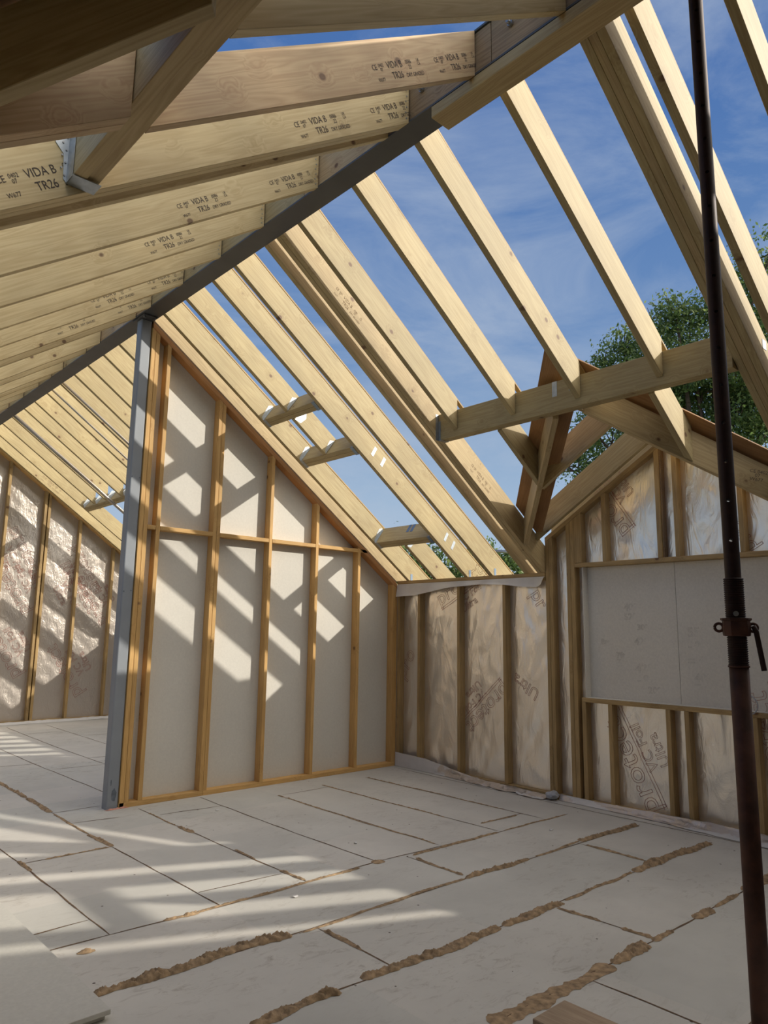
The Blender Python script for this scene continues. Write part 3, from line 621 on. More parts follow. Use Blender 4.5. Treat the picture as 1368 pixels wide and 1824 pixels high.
def trimmer(xa, label):
    """double trimmer square to the slope between R1 and R3; xa = x of its upper soffit corner"""
    t = empty('skylight_trimmer', (xa, -0.19, zr(xa))); tag(t, label, 'trimmer', 'skylight trimmers of the right roof slope')
    P0 = Vector((xa, 0, zr(xa)))
    for k in range(2):
        a = P0+SX*(k*0.0475); b = a+SX*0.046
        q = [a, b, b+SN*0.218, a+SN*0.218]
        A = [Vector((p.x, -1.049, p.z)) for p in q]; B = [Vector((p.x, -0.202, p.z)) for p in q]
        prism('ply', A, B, (0, 1, 0), M_RAFT, t)
    for y0, y1, s in ((-0.202, -0.2055, -1), (-1.049, -1.0455, 1)):
        q = [P0-SX*0.001+SN*0.0, P0+SX*0.096, P0+SX*0.096+SN*0.10, P0-SX*0.001+SN*0.17]
        # stirrup under the end and flange on the rafter face
        a = [P0-SX*0.003-SN*0.003, P0+SX*0.098-SN*0.003, P0+SX*0.098-SN*0.0008, P0-SX*0.003-SN*0.0008]
        prism('hanger_stirrup', [Vector((p.x, y0, p.z)) for p in a], [Vector((p.x, y0+s*0.045, p.z)) for p in a], (0, 1, 0), M_GALV if s < 0 else M_GALVD, t, 0)
        for sg in (0,):
            c = P0-SX*0.0025
            qq = [c, c-SX*0.0015, c-SX*0.0015+SN*0.19, c+SN*0.19]
            prism('hanger_side', [Vector((p.x, y0, p.z)) for p in qq], [Vector((p.x, y0+s*0.02, p.z)) for p in qq], (0, 0, 1), M_GALV, t, 0)
            fl_ = [c, c+SN*0.02-SX*0.03, c+SN*0.17-SX*0.045, c+SN*0.20-SX*0.02, c+SN*0.20]
            yy = y0 + (-0.0012 if s < 0 else 0.0)
            prism('hanger_flange', [Vector((p.x, -0.2025 if s < 0 else -1.0485, p.z)) for p in fl_], [Vector((p.x, -0.2015 if s < 0 else -1.0495, p.z)) for p in fl_], (0, 0, 1), M_GALV, t, 0)
    return t
T1 = trimmer(-2.096, 'double skylight trimmer nearest the ridge between two rafters')
T2 = trimmer(-1.617, 'middle double trimmer closing the top of the skylight opening')
T3 = trimmer(-0.549, 'lowest skylight trimmer near the eaves with two blue grey straps')
c = Vector((-0.549, 0, zr(-0.549)))
for yy in (-0.63, -0.69):
    q = [c-SX*0.0015+SN*0.11, c-SX*0.0003+SN*0.11, c-SX*0.0003+SN*0.217, c-SX*0.0015+SN*0.217]
    prism('strap', [Vector((p.x, yy, p.z)) for p in q], [Vector((p.x-0.0, yy-0.04, p.z)) for p in q], (0, 0, 1), M_GALVD, T3, 0)
SK = 'short rafters cut by the skylight trimmers'
r2 = raft_r('short rafter from steel ridge down to the uppermost skylight trimmer', -0.632, x1=-2.10-0.012, batten=False, group=SK)
# ends square to the slope would clash with trimmer: keep clear
r2b = raft_r('stub rafter between the two upper skylight trimmers', -0.632, x0=-1.875, x1=-1.62-0.012, batten=False, group=SK) if False else None
def sq_rafter(label, y, xa, xb, eave=False, batten=False, group=SK, w=0.045):
    """rafter piece whose ends are square to the slope"""
    t = empty('rafter', (xa, y, zr(xa))); tag(t, label, 'rafter', group)
    a = Vector((xa, 0, zr(xa))); b = Vector((xb, 0, zr(xb)))
    q = [a, b, b+SN*0.218, a+SN*0.218]
    prism('timber', [Vector((p.x, y, p.z)) for p in q], [Vector((p.x, y+w, p.z)) for p in q], (CA, 0, -SA), M_RAFT, t)
    return t
COLR2 = r2
for ch in list(r2.children): bpy.data.objects.remove(ch)
a = Vector((XR, 0, zr(XR))); b = Vector((-2.098, 0, zr(-2.098)))
q = [a, b, b+SN*0.218, Vector((XR, 0, zr(XR)+DV))]
prism('timber', [Vector((p.x, -0.632, p.z)) for p in q], [Vector((p.x, -0.587, p.z)) for p in q], (CA, 0, -SA), M_RAFT, r2)
r2b = sq_rafter('stub rafter between the two upper skylight trimmers', -0.632, -2.017, -1.620)
for T_, xa in ((r2, -2.099), (r2b, -1.621)):
    c = Vector((xa, 0, zr(xa)))
    fq = [c-SX*0.002+SN*0.0, c-SX*0.002-SX*0.03+SN*0.03, c-SX*0.002-SX*0.045+SN*0.15, c+SN*0.19]
    prism('hanger_flange', [Vector((p.x, -0.6335, p.z)) for p in fq], [Vector((p.x, -0.6325, p.z)) for p in fq], (0, 0, 1), M_GALV, T_, 0)
c = Vector((-2.010, 0, zr(-2.010)))
fq = [c, c+SX*0.07+SN*0.02, c+SX*0.09+SN*0.10, c+SX*0.03+SN*0.20, c+SN*0.20]
prism('hanger_flange', [Vector((p.x, -0.6335, p.z)) for p in fq], [Vector((p.x, -0.6325, p.z)) for p in fq], (0, 0, 1), M_GALV, r2b, 0)
r2c = empty('rafter', (-0.46, -0.632, zr(-0.46))); tag(r2c, 'short rafter from the lowest skylight trimmer down to the eaves plate', 'rafter', SK)
xa = -0.466; a = Vector((xa, 0, zr(xa)))
q = [a, Vector((0, 0, 2.10)), Vector((0.142, 0, 2.10)), Vector((0.142, 0, zr(0.142))), Vector((0.42, 0, zr(0.42))), Vector((0.42, 0, zr(0.42)+DV)), a+SN*0.218]
prism('timber', [Vector((p.x, -0.632, p.z)) for p in q], [Vector((p.x, -0.587, p.z)) for p in q], (CA, 0, -SA), M_RAFT, r2c)
c = Vector((xa+0.004, 0, zr(xa+0.004)))
fq = [c, c+SX*0.05+SN*0.02, c+SX*0.06+SN*0.10, c+SX*0.02+SN*0.20, c+SN*0.20]
prism('hanger_flange', [Vector((p.x, -0.6335, p.z)) for p in fq], [Vector((p.x, -0.6325, p.z)) for p in fq], (0, 0, 1), M_GALV, r2c, 0)

# multi-ply trimmer rafters each side of the dormer
TA = empty('trimmer_rafter', (XR, -2.085, zr(XR))); tag(TA, 'shaded multi-ply trimmer rafter on the partition side of the dormer', 'trimmer rafter', 'multi-ply trimmer rafters beside the dormer')
def full_poly(x0, eave=True):
    if eave: return [(x0, zr(x0)), (0.0, 2.10), (0.142, 2.10), (0.142, zr(0.142)), (0.42, zr(0.42)), (0.42, zr(0.42)+DV), (x0, zr(x0)+DV)]
for y in (-1.882,): yprism('ply', full_poly(XR), y, y+0.045, (CA, 0, -SA), M_RAFTL, TA)
for y in (-2.086, -2.040): yprism('ply', full_poly(XR), y, y+0.0445, (CA, 0, -SA), M_RAFTL, TA)
for xx in ():
    yprism('spacer_block', [(xx, zr(xx)+0.03), (xx+0.2, zr(xx+0.2)+0.03), (xx+0.2, zr(xx+0.2)+0.2), (xx, zr(xx)+0.2)], -1.994, -1.883, (0, 1, 0), M_REDW, TA)
stamp(TA, -2.75, -2.086, size=0.03); stamp(TA, -1.15, -2.086, size=0.03)
TB = empty('trimmer_rafter', (XR, -4.64, zr(XR))); tag(TB, 'three-ply trimmer rafter on the near side of the dormer, behind the prop', 'trimmer rafter', 'multi-ply trimmer rafters beside the dormer')
for k in range(3): yprism('ply', full_poly(XR), -4.685+k*0.0455, -4.685+k*0.0455+0.0445, (CA, 0, -SA), (M_RAFTL if k % 2 else M_RAFT), TB)
box('hanger', (-1.42, -4.6875, zr(-1.42)+0.14), (-1.36, -4.6855, zr(-1.42)+0.20), M_GALV, TB, bevel=0)

# rafters stopping at the dormer header
hx = -1.531
for y, lb in ((-2.305, 'first rafter stopped by the dormer header, tight beside the dark multi-ply trimmer'), (-2.905, 'second rafter stopped by the dormer header counting from the partition'),
              (-3.485, 'third rafter stopped by the dormer header, above the meeting valley rafters'), (-4.105, 'fourth rafter stopped by the dormer header, nearest the prop')):
    t = raft_r(lb, y, x1=hx-0.001, batten=False, group='rafters hung on the dormer header')
    for ch in []: pass
    # battens run over the header
    a, b = DV+0.008, DV+0.028
    yprism('counter_batten', [(XR+0.02, zr(XR+0.02)+a), (-1.44, zr(-1.44)+a-0.02), (-1.44, zr(-1.44)+b-0.02), (XR+0.02, zr(XR+0.02)+b)], y+0.004, y+0.041, (CA, 0, -SA), M_EAVE, t)
R9 = raft_r('long sunlit rafter just beyond the three-ply trimmer rafter at upper right', -4.83, group='long rafters at the right edge')
R10 = raft_r('dark-sided rafter crossing the top right corner', -5.215, group='long rafters at the right edge')
hd_ = empty('dormer_header', (hx, -3.3, 3.13)); tag(hd_, 'double pine header spanning between the multi-ply trimmers above the dormer', 'header beam')
box('ply', (hx, -4.546, 3.133), (hx+0.0445, -2.089, 3.362), M_RAFT, hd_); box('ply', (hx+0.0455, -4.546, 3.133), (hx+0.09, -2.089, 3.362), M_RAFT, hd_)
box('strap', (hx-0.0015, -3.287, 3.247), (hx-0.0003, -3.245, 3.363), M_GALV, hd_, bevel=0)
box('strap', (hx-0.0015, -3.43, 3.262), (hx-0.0003, -3.39, 3.335), M_GALV, hd_, bevel=0)
# hanger at the header end
box('hanger_flange', (hx-0.035, -2.0885, 3.13), (hx-0.001, -2.0868, 3.36), M_GALV, hd_, bevel=0); box('hanger_stirrup', (hx-0.001, -2.13, 3.129), (hx+0.092, -2.089, 3.1322), M_GALV, hd_, bevel=0)
box('hanger_side', (hx-0.002, -2.112, 3.13), (hx-0.0005, -2.089, 3.30), M_GALV, hd_, bevel=0)

# dormer: valley rafters, jacks, ridge, gable rafters, lay boards -----------------
YC = -3.32; KD = 0.64
def zd(y): return 3.19-KD*abs(y-YC)
def valley_x(t): return -1.43+1.0046*(t-0.115)      # plan line of the valleys
def valley(sgn, label):
    def vp(t): return Vector((valley_x(t), YC+sgn*t, zr(valley_x(t))))
    a, b = vp(0.12), vp(1.195)
    n = Vector((1, -sgn*1.0046, 0)).normalized()*0.0225; Dv = Vector((0, 0, 0.245))
    A = [a-n, b-n, b-n+Dv, a-n+Dv]; B = [a+n, b+n, b+n+Dv, a+n+Dv]
    o = prism('valley_rafter', A, B, (b-a), M_RAFTL, None)
    tag(o, label, 'rafter', 'valley rafters of the dormer')
    return o
v1 = valley(1, 'slender-looking valley rafter dropping from header toward the gable corner, seen end-on')
v2 = valley(-1, 'broad-faced valley rafter running from header down to the right')
TXv = [c for c in ()]
text_obj('grade_stamp', 'CE 0402  VIDA B\n    07     TR26\n W677', 0.034, Vector((valley_x(0.93)-0.026, YC-0.93-0.026, zr(valley_x(0.93))+0.13)), (Vector((1.0046, -1, -K*1.0046))), Vector((0, 0, 1)), M_INK, v2)
def jack(label, y, sgn):
    # main slope jack: header to valley
    t1 = abs(y+0.0225-YC); xv = -1.535+0.9014*t1
    cut = 0.045*0.9014
    A = [(-1.439, y), (xv-0.035, y)]; 
    ya, yb = y, y+0.045
    def xe(yy): return valley_x(abs(yy-YC))-0.033
    def pts(yy):
        x1 = xe(yy); return [Vector((-1.439, yy, zr(-1.439))), Vector((x1, yy, zr(x1))), Vector((x1, yy, zr(x1)+DV)), Vector((-1.439, yy, zr(-1.439)+DV))]
    o = prism('jack_rafter', pts(ya), pts(yb), (CA, 0, -SA), M_RAFT); tag(o, label, 'rafter', 'jack rafters below the dormer header'); return o
j1 = jack('short jack rafter from header to left valley, half in shade', -2.70, 1)
j2 = jack('short sunlit jack rafter from header to the broad right valley rafter', -3.995, -1)
# dormer ridge board, gable rafters and dormer jacks
o = box('dormer_ridge_board', (-1.36, YC-0.019, 3.19), (0.30, YC+0.019, 3.41), M_RAFTL, None, (1, 0, 0)); tag(o, 'dormer ridge board tucked behind the valley rafter heads', 'ridge board')
def dorm(label, x0, x1, sgn, yend, mat=M_RAFTL, name='rafter', zoff=0.0):
    ys_ = YC+sgn*0.020; DD = 0.22/cos(math.atan(KD))
    q = [(ys_, zd(ys_)+zoff), (yend, zd(yend)+zoff), (yend, zd(yend)+DD+zoff), (ys_, zd(ys_)+DD+zoff)]
    o = xprism(name, q, x0, x1, (0, sgn, -KD), mat); tag(o, label, 'rafter', 'dormer roof rafters'); return o
dorm('wide gable rafter of the dormer over the foil wall, partition side', -0.150, -0.105, 1, -2.09, M_RAFT)
dorm('gable rafter of the dormer over the foil wall, prop side', -0.150, -0.105, -1, -4.545)
dorm('short dark dormer jack rafter rising to the dormer ridge', -0.80, -0.755, 1, YC+0.70)
dorm('hidden-side dormer jack rafter beyond the broad valley rafter', -0.80, -0.755, -1, YC-0.70)
dorm('outer verge rafter of the dormer, partition side', 0.25, 0.295, 1, -2.0)
dorm('outer verge rafter of the dormer, prop side', 0.25, 0.295, -1, -4.6)
def layboard(sgn, label):
    h = DV+0.002; th = 0.012
    def e(t, off): 
        x = valley_x(t)+off; return Vector((x, YC+sgn*t, zr(x)+h))
    t1 = 1.225
    A = [e(0.025, -0.17), e(t1, -0.15), e(t1, 0.24), e(0.025, 0.24)]
    B = [p+SN*th for p in A]
    o = prism('valley_lay_board', A, B, (0.9, sgn, -0.64), M_PLY, None, 0.001); tag(o, label, 'plywood board', 'plywood lay boards in the dormer valleys'); return o
layboard(1, 'brown plywood lay board up the left dormer valley'); layboard(-1, 'brown plywood lay board on the right valley with grey edge')
# plywood fins carrying the valleys on the dormer side
o = prism('plywood_cheek', [Vector((-1.66, -3.30, 3.30)), Vector((-0.60, -2.12, 2.55)), Vector((-0.60, -2.12, 2.78)), Vector((-1.66, -3.30, 3.54))], [Vector((-1.652, -3.307, 3.30)), Vector((-0.592, -2.127, 2.55)), Vector((-0.592, -2.127, 2.78)), Vector((-1.652, -3.307, 3.54))], (0.9, 1, -0.64), M_PLY, None, 0) if False else None

# rafters of the covered part and hidden right end, casting the floor stripes ---------
sR = empty('unseen_roof_sheathing', (-1.6, -7.5, 3.4)); tag(sR, kind='structure')
yprism('unseen_sheathing_board', [(-3.2, zr(-3.2)+DV+0.03), (0.45, zr(0.45)+DV+0.03), (0.45, zr(0.45)+DV+0.05), (-3.2, zr(-3.2)+DV+0.05)], -8.6, -6.42, (CA, 0, -SA), M_SHEATH, sR, 0)
yprism('unseen_sheathing_board', [(-3.37, zl(-3.37)+DV+0.03), (-7.0, zl(-7.0)+DV+0.03), (-7.0, zl(-7.0)+DV+0.05), (-3.37, zl(-3.37)+DV+0.05)], -8.6, -4.75, (CA, 0, SA), M_SHEATH, sR, 0)  # unseen left slope cover, added to darken the timbers at upper left
GH = 'rafters of the right slope above the photographer'
raft_r('right slope rafter out of view casting a broad floor stripe', -6.10, batten=True, group=GH)
raft_r('right slope jack rafter out of view near the eaves', -5.665, x0=-0.49, batten=False, group=GH)
for y, w_ in ((-6.42, 'edge'), (-7.0, 'middle'), (-7.6, 'end')): raft_r('right slope rafter under the %s of the sheathed part behind the photographer' % w_, y, batten=False, group=GH)
a = Vector((-0.71, 0, zr(-0.71)))
q = [a, a+SX*0.09, a+SX*0.09+SN*0.218, a+SN*0.218]
o = prism('skylight_trimmer', [Vector((p.x, -6.054, p.z)) for p in q], [Vector((p.x, -5.217, p.z)) for p in q], (0, 1, 0), M_RAFT); tag(o, 'trimmer out of view between the right slope rafters near the eaves', 'trimmer')

# far room rafters on the right slope
fy = [(0.40, 'M'), (0.83, 'M'), (1.25, 'M'), (1.70, 'M'), (2.13, 'M'), (2.60, 'M'), (3.10, 'M'), (3.60, 'M'), (4.05, 'M'), (4.62, 'M'), (5.10, 'M'), (5.60, 'M'), (6.05, 'M')]
fx = ['first', 'second', 'third', 'fourth', 'fifth', 'sixth', 'seventh', 'eighth', 'ninth', 'tenth', 'eleventh', 'twelfth', 'thirteenth']
for i, (y, _) in enumerate(fy):
    lb = 'sunlit rafter beyond the steel post, %s one past the partition' % fx[i]
    if i == 12: lb = 'last rafter above the far foil gable wall'
    if 8 <= i <= 10:
        t = raft_r(lb, y, x1=-1.719, batten=False, group='rafters of the far room right slope')
        q = [(-0.98, zr(-0.98, y)), (0.0, zr(0, y)), (0.142, zr(0, y)), (0.142, zr(0.142, y)), (0.42, zr(0.42, y)), (0.42, zr(0.42, y)+DV), (-0.98, zr(-0.98, y)+DV)]
        yprism('timber', q, y, y+0.045, (CA, 0, -SA), M_RAFT, t)
    else:
        raft_r(lb, y, batten=False, group='rafters of the far room right slope', stamps=((-2.0,) if i in (3,) else ((-2.3,) if i in (10, 12) else ())))
t = empty('skylight_trimmer', (-1.70, 4.8, zr(-1.7, 4.8))); tag(t, 'double trimmer in the far room rafters left of the steel post', 'trimmer')
P0 = Vector((-1.715, 0, zr(-1.715, 4.8)))
for k in range(2):
    a = P0+SX*(k*0.0475); b = a+SX*0.046; q = [a, b, b+SN*0.2, a+SN*0.2]
    prism('ply', [Vector((p.x, 3.65, p.z)) for p in q], [Vector((p.x, 5.595, p.z)) for p in q], (0, 1, 0), M_RAFT, t)
for yy in (5.55, 5.05, 4.57, 4.0):
    c = P0-SX*0.002; fq = [c, c-SX*0.05+SN*0.03, c-SX*0.06+SN*0.15, c+SN*0.2]
    prism('hanger_flange', [Vector((p.x, yy-0.002, p.z)) for p in fq], [Vector((p.x, yy, p.z)) for p in fq], (0, 0, 1), M_GALV, t, 0)
for (ya, yb, dz, lb, r) in ((4.36, 4.33, 0.012, 'round scaffold tube sloping below the far room rafters', 0.024), (2.56, 2.46, 0.06, 'second scaffold tube in a gap of the far room rafters', 0.016), (2.93, 2.88, 0.06, 'thin scaffold tube beside a far room rafter', 0.012)):
    o = tube('scaffold_tube', [(-3.215, ya, zr(-3.215)+dz), (-0.45, yb, zr(-0.45)+dz)], r, M_SCAF); tag(o, lb, 'scaffold tube', 'scaffold tubes in the far roof')

# ------------------------------------------------------------------ left slope rafters
UL_ = Vector((-CA, 0, -SA))
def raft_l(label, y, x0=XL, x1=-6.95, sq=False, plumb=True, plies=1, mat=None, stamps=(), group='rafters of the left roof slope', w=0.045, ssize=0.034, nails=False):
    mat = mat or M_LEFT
    t = empty('rafter', (x0, y, zl(x0, y))); tag(t, label, 'rafter', group)
    for k in range(plies):
        ya = y+k*w; yb = ya+w-(0.0012 if plies > 1 else 0)
        eave = x1 < -6.6
        if eave: poly = [(x0, zl(x0, y)), (-6.56, zl(-6.56, y)), (-6.70, zl(-6.56, y)), (-6.70, zl(-6.70, y)), (x1, zl(x1, y)), (x1, zl(x1, y)+DV), (x0, zl(x0, y)+DV)]
        else: poly = [(x0, zl(x0, y)), (x1, zl(x1, y)), (x1, zl(x1, y)+DV), (x0, zl(x0, y)+DV)]
        if sq: poly[-1] = (x0-SA*0.22, zl(x0, y)+CA*0.22)
        yprism('ply' if plies > 1 else 'timber', poly, ya, yb, (CA, 0, SA), mat, t)
    for xs in stamps: stamp(t, xs, y, False, ssize)
    if nails:
        for k in range(6):
            z = zl(x0-0.03, y)+0.04+k*0.035
            tube('nail_head', [(x0-0.02-(k % 2)*0.006, y-0.0002, z), (x0-0.02-(k % 2)*0.006, y-0.0022, z)], 0.0045, M_GALV, t, 8)
    return t
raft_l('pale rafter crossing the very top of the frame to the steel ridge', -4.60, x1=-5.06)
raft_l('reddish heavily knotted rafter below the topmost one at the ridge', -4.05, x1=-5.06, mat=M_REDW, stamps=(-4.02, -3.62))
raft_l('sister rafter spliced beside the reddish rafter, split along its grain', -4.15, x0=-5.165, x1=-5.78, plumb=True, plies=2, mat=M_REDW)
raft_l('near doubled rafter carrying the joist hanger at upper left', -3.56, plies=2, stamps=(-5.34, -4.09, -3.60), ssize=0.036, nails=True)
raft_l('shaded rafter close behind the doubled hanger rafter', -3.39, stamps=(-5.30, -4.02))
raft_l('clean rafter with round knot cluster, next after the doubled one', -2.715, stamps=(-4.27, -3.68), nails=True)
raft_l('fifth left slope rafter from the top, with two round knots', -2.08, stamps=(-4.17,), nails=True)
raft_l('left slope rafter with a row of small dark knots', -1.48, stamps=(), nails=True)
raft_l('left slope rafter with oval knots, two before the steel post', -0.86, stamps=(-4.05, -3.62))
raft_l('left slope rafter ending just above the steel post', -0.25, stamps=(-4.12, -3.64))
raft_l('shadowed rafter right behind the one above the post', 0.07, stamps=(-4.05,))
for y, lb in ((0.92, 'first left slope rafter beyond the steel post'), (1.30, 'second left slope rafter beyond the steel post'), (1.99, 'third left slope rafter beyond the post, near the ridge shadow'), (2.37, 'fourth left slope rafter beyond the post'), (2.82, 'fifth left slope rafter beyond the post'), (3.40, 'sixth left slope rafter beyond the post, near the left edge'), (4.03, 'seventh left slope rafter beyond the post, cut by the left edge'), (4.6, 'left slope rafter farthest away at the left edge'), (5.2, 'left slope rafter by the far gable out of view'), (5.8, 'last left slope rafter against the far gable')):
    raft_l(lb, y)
# near dark rafter and trimmer
raft_l('rafter overhead nearest the camera', -5.25, x1=-5.06)
t = empty('hung_trimmer', (-5.13, -3.60, zl(-5.13))); tag(t, 'double trimmer joist hung in a steel hanger, crossing the upper left', 'trimmer joist')
UN = Vector((-SA, 0, CA)); US = Vector((-CA, 0, -SA))
xr_, zb_ = -5.064, 3.158
for k in range(2):
    x1 = xr_-k*0.0495; box('ply', (x1-0.048, -5.95, zb_-0.011*k), (x1, -3.567, zb_+0.235), M_RAFTL, t)
box('hanger_stirrup', (xr_-0.101, -3.64, zb_-0.016), (xr_+0.003, -3.563, zb_-0.0125), M_GALV, t, bevel=0)
box('hanger_side', (xr_-0.1015, -3.63, zb_-0.016), (xr_-0.0995, -3.563, zb_+0.20), M_GALV, t, bevel=0)
q = [(xr_-0.100, zb_-0.012), (xr_-0.112, zb_+0.0), (xr_-0.118, zb_+0.10), (xr_-0.150, zb_+0.135), (xr_-0.152, zb_+0.20), (xr_-0.100, zb_+0.205)]
hf = yprism('hanger_flange', q, -3.5635, -3.5622, (0, 0, 1), M_GALV, t, 0)
for k in range(7): tube('nail_head', [(xr_-0.109-0.014*(k % 2), -3.5636, zb_+0.015+0.026*k), (xr_-0.109-0.014*(k % 2), -3.567, zb_+0.015+0.026*k)], 0.004, M_BOLT, hf, 8)
a = Vector((-5.185, -4.700, 0)); b = Vector((-6.25, -3.769, 0)); a.z = zl(a.x)-0.004; b.z = zl(b.x)-0.004
n = Vector((0.278, 0.318, 0)).normalized()*0.0225; Dv = Vector((0, 0, 0.245))
o = prism('valley_rafter', [a-n, b-n, b-n+Dv, a-n+Dv], [a+n, b+n, b+n+Dv, a+n+Dv], (b-a), M_RAFTL); tag(o, 'very dark valley rafter filling the top left corner', 'rafter')
h = Vector((0, 0, DV+0.004)); q = [a+Vector((0.1, 0.2, 0)), b+Vector((0.0, 0.2, 0)), b+Vector((-0.6, -0.5, 0)), a+Vector((-0.1, -0.8, 0))]
q = [Vector((p.x, p.y, zl(p.x)))+h for p in q]
o = prism('valley_lay_board', q, [p+Vector((0, 0, 0.012)) for p in q], (b-a), M_PLY, None, 0); tag(o, 'plywood lay board over the dark valley rafter at top left', 'plywood board')

# ------------------------------------------------------------------ right eaves wall (inner face x = 0)
wr = empty('wall_right', (0.12, -1, 0)); tag(wr, kind='structure')
box('sheathing', (0.104, -8.6, 0.0), (0.14, -4.56, 2.05), M_SHEATH, wr, bevel=0)
xprism('sheathing', [(-4.56, 0), (-2.085, 0), (-2.085, zd(-2.085)), (YC, zd(YC)), (-4.56, zd(-4.56))], 0.104, 0.14, (0, 0, 1), M_SHEATH, wr, 0)
box('sheathing', (0.104, -2.085, 0.0), (0.14, Y1, 2.05), M_SHEATH, wr, bevel=0)
ef = empty('stud_frame', (0.05, -1.05, 0)); tag(ef, 'treated stud frame of the low eaves wall right of the corner', 'stud frame')
box('bottom_plate', (0, -2.083, 0.0), (DP, 0.0-0.001, 0.045), M_EAVE, ef)
box('top_plate', (0, -2.083, 2.065), (0.140, -0.001, 2.0995), M_EAVE, ef); box('top_plate', (0, -2.083, 2.025), (DP, -0.001, 2.064), M_EAVE, ef)
for y in (-0.045, -0.378, -0.977, -1.597): box('stud', (0, y, 0.046), (DP, y+0.038, 2.024), M_EAVE, ef)
gf = empty('stud_frame', (0.05, -3.32, 0)); tag(gf, 'treated stud frame of the dormer gable around the boarded window', 'stud frame')
ZP = 3.155
def zp(y): return 3.155-0.62*abs(y-YC)
box('bottom_plate', (0, -6.2, 0.0), (DP, -2.085, 0.045), M_EAVE, gf)
def gstud(y0, y1, zb, zt=None):
    if zt is not None: box('stud', (0, y0, zb), (DP, y1, zt), M_EAVE, gf); return
    xprism('stud', [(y0, zb), (y1, zb), (y1, zp(y1)-0.001), (y0, zp(y0)-0.001)], 0, DP, (0, 0, 1), M_EAVE, gf)
for y in (-2.130, -2.171): gstud(y, y+0.039, 0.046)
gstud(-2.372, -2.330, 0.046); gstud(-2.416, -2.374, 0.046); gstud(-2.495, -2.455, 0.046, 0.895); gstud(-2.495, -2.418, 2.169)
for y in (-2.757, -3.288, -3.446, -3.975): gstud(y, y+0.040, 0.046, 0.895)
for y in (-2.757, -3.288, -3.446, -3.975): gstud(y, y+0.040, 2.169)
xprism('fibre_board_strip', [(-3.30, 2.169), (-3.29, 2.169), (-3.29, 3.13), (-3.30, 3.13)], 0.02, DP, (0, 0, 1), M_OLD, gf, 0)
box('window_sill_plate', (0, -4.54, 0.896), (DP, -2.456, 0.935), M_EAVE, gf); box('window_head_plate', (0, -4.54, 2.130), (DP, -2.418, 2.168), M_EAVE, gf)
for sgn, ye in ((1, -2.089), (-1, -4.545)):
    q = [(YC+sgn*0.001, zp(YC)), (ye, zp(ye)), (ye, zp(ye)+0.050), (YC+sgn*0.001, zp(YC)+0.050)]
    xprism('gable_plate', q, 0, DP, (0, sgn, -0.62), M_EAVE, gf)
ng = empty('stud_frame', (0.05, -5.2, 0)); tag(ng, 'treated stud frame of the eaves wall right of the prop', 'stud frame')
box('top_plate', (0, -8.6, 2.025), (0.14, -4.56, 2.0995), M_EAVE, ng)
for y in (-4.53, -5.2, -5.8): box('stud', (0.001, y, 0.046), (DP, y+0.038, 0.89), M_EAVE, ng)
# window infill boards and white reveal
for (a, b, lb) in ((-2.497, -3.345, 'white infill board in the window opening, left of the joint, with pencil sums'), (-3.348, -4.5, 'white infill board in the window opening, right of the joint, behind prop')):
    o = box('infill_board', (0.090, b, 0.936), (0.102, a, 2.129), M_WBOARD, None, (0, 0, 1), 0.001); tag(o, lb, 'board', 'boards closing the window opening')
    if a > -3:
        IB1 = o
    else: IB2 = o
rv = empty('window_1', (0.05, -2.498, 0.94)); tag(rv, kind='structure')
box('window_reveal', (0.004, -2.500, 0.937), (0.0895, -2.4965, 2.128), M_WBOARD, rv, bevel=0); box('window_sill', (0.004, -4.54, 0.936), (0.0895, -2.501, 0.940), M_WBOARD, rv, bevel=0)
for (s, y, z, sz, brd) in (('4200', -2.95, 1.18, 0.11, 1), ('- 900', -2.96, 1.09, 0.10, 1), ('200', -3.06, 1.01, 0.08, 1), ('4000', -2.86, 1.72, 0.09, 1), ('5200', -2.86, 1.64, 0.08, 1), ('3000', -2.98, 1.55, 0.07, 1),
    ('4200', -2.95, 1.42, 0.09, 1), ('7ft\n7700\n4ft\n3300', -2.77, 1.30, 0.075, 1), ('Bm  3ft', -2.62, 1.42, 0.07, 1), ('5500', -3.43, 1.50, 0.11, 2), ('- 200', -3.43, 1.39, 0.10, 2), ('= 600', -3.42, 1.26, 0.11, 2), ('4000', -3.47, 1.13, 0.10, 2), ('___', -3.47, 1.12, 0.12, 2)):
    text_obj('pencil_note', s, sz, (0.0888, y, z), (0, -1, 0), (0, 0.05, 1), M_PENCIL, IB1 if brd == 1 else IB2, outline=0.0005)

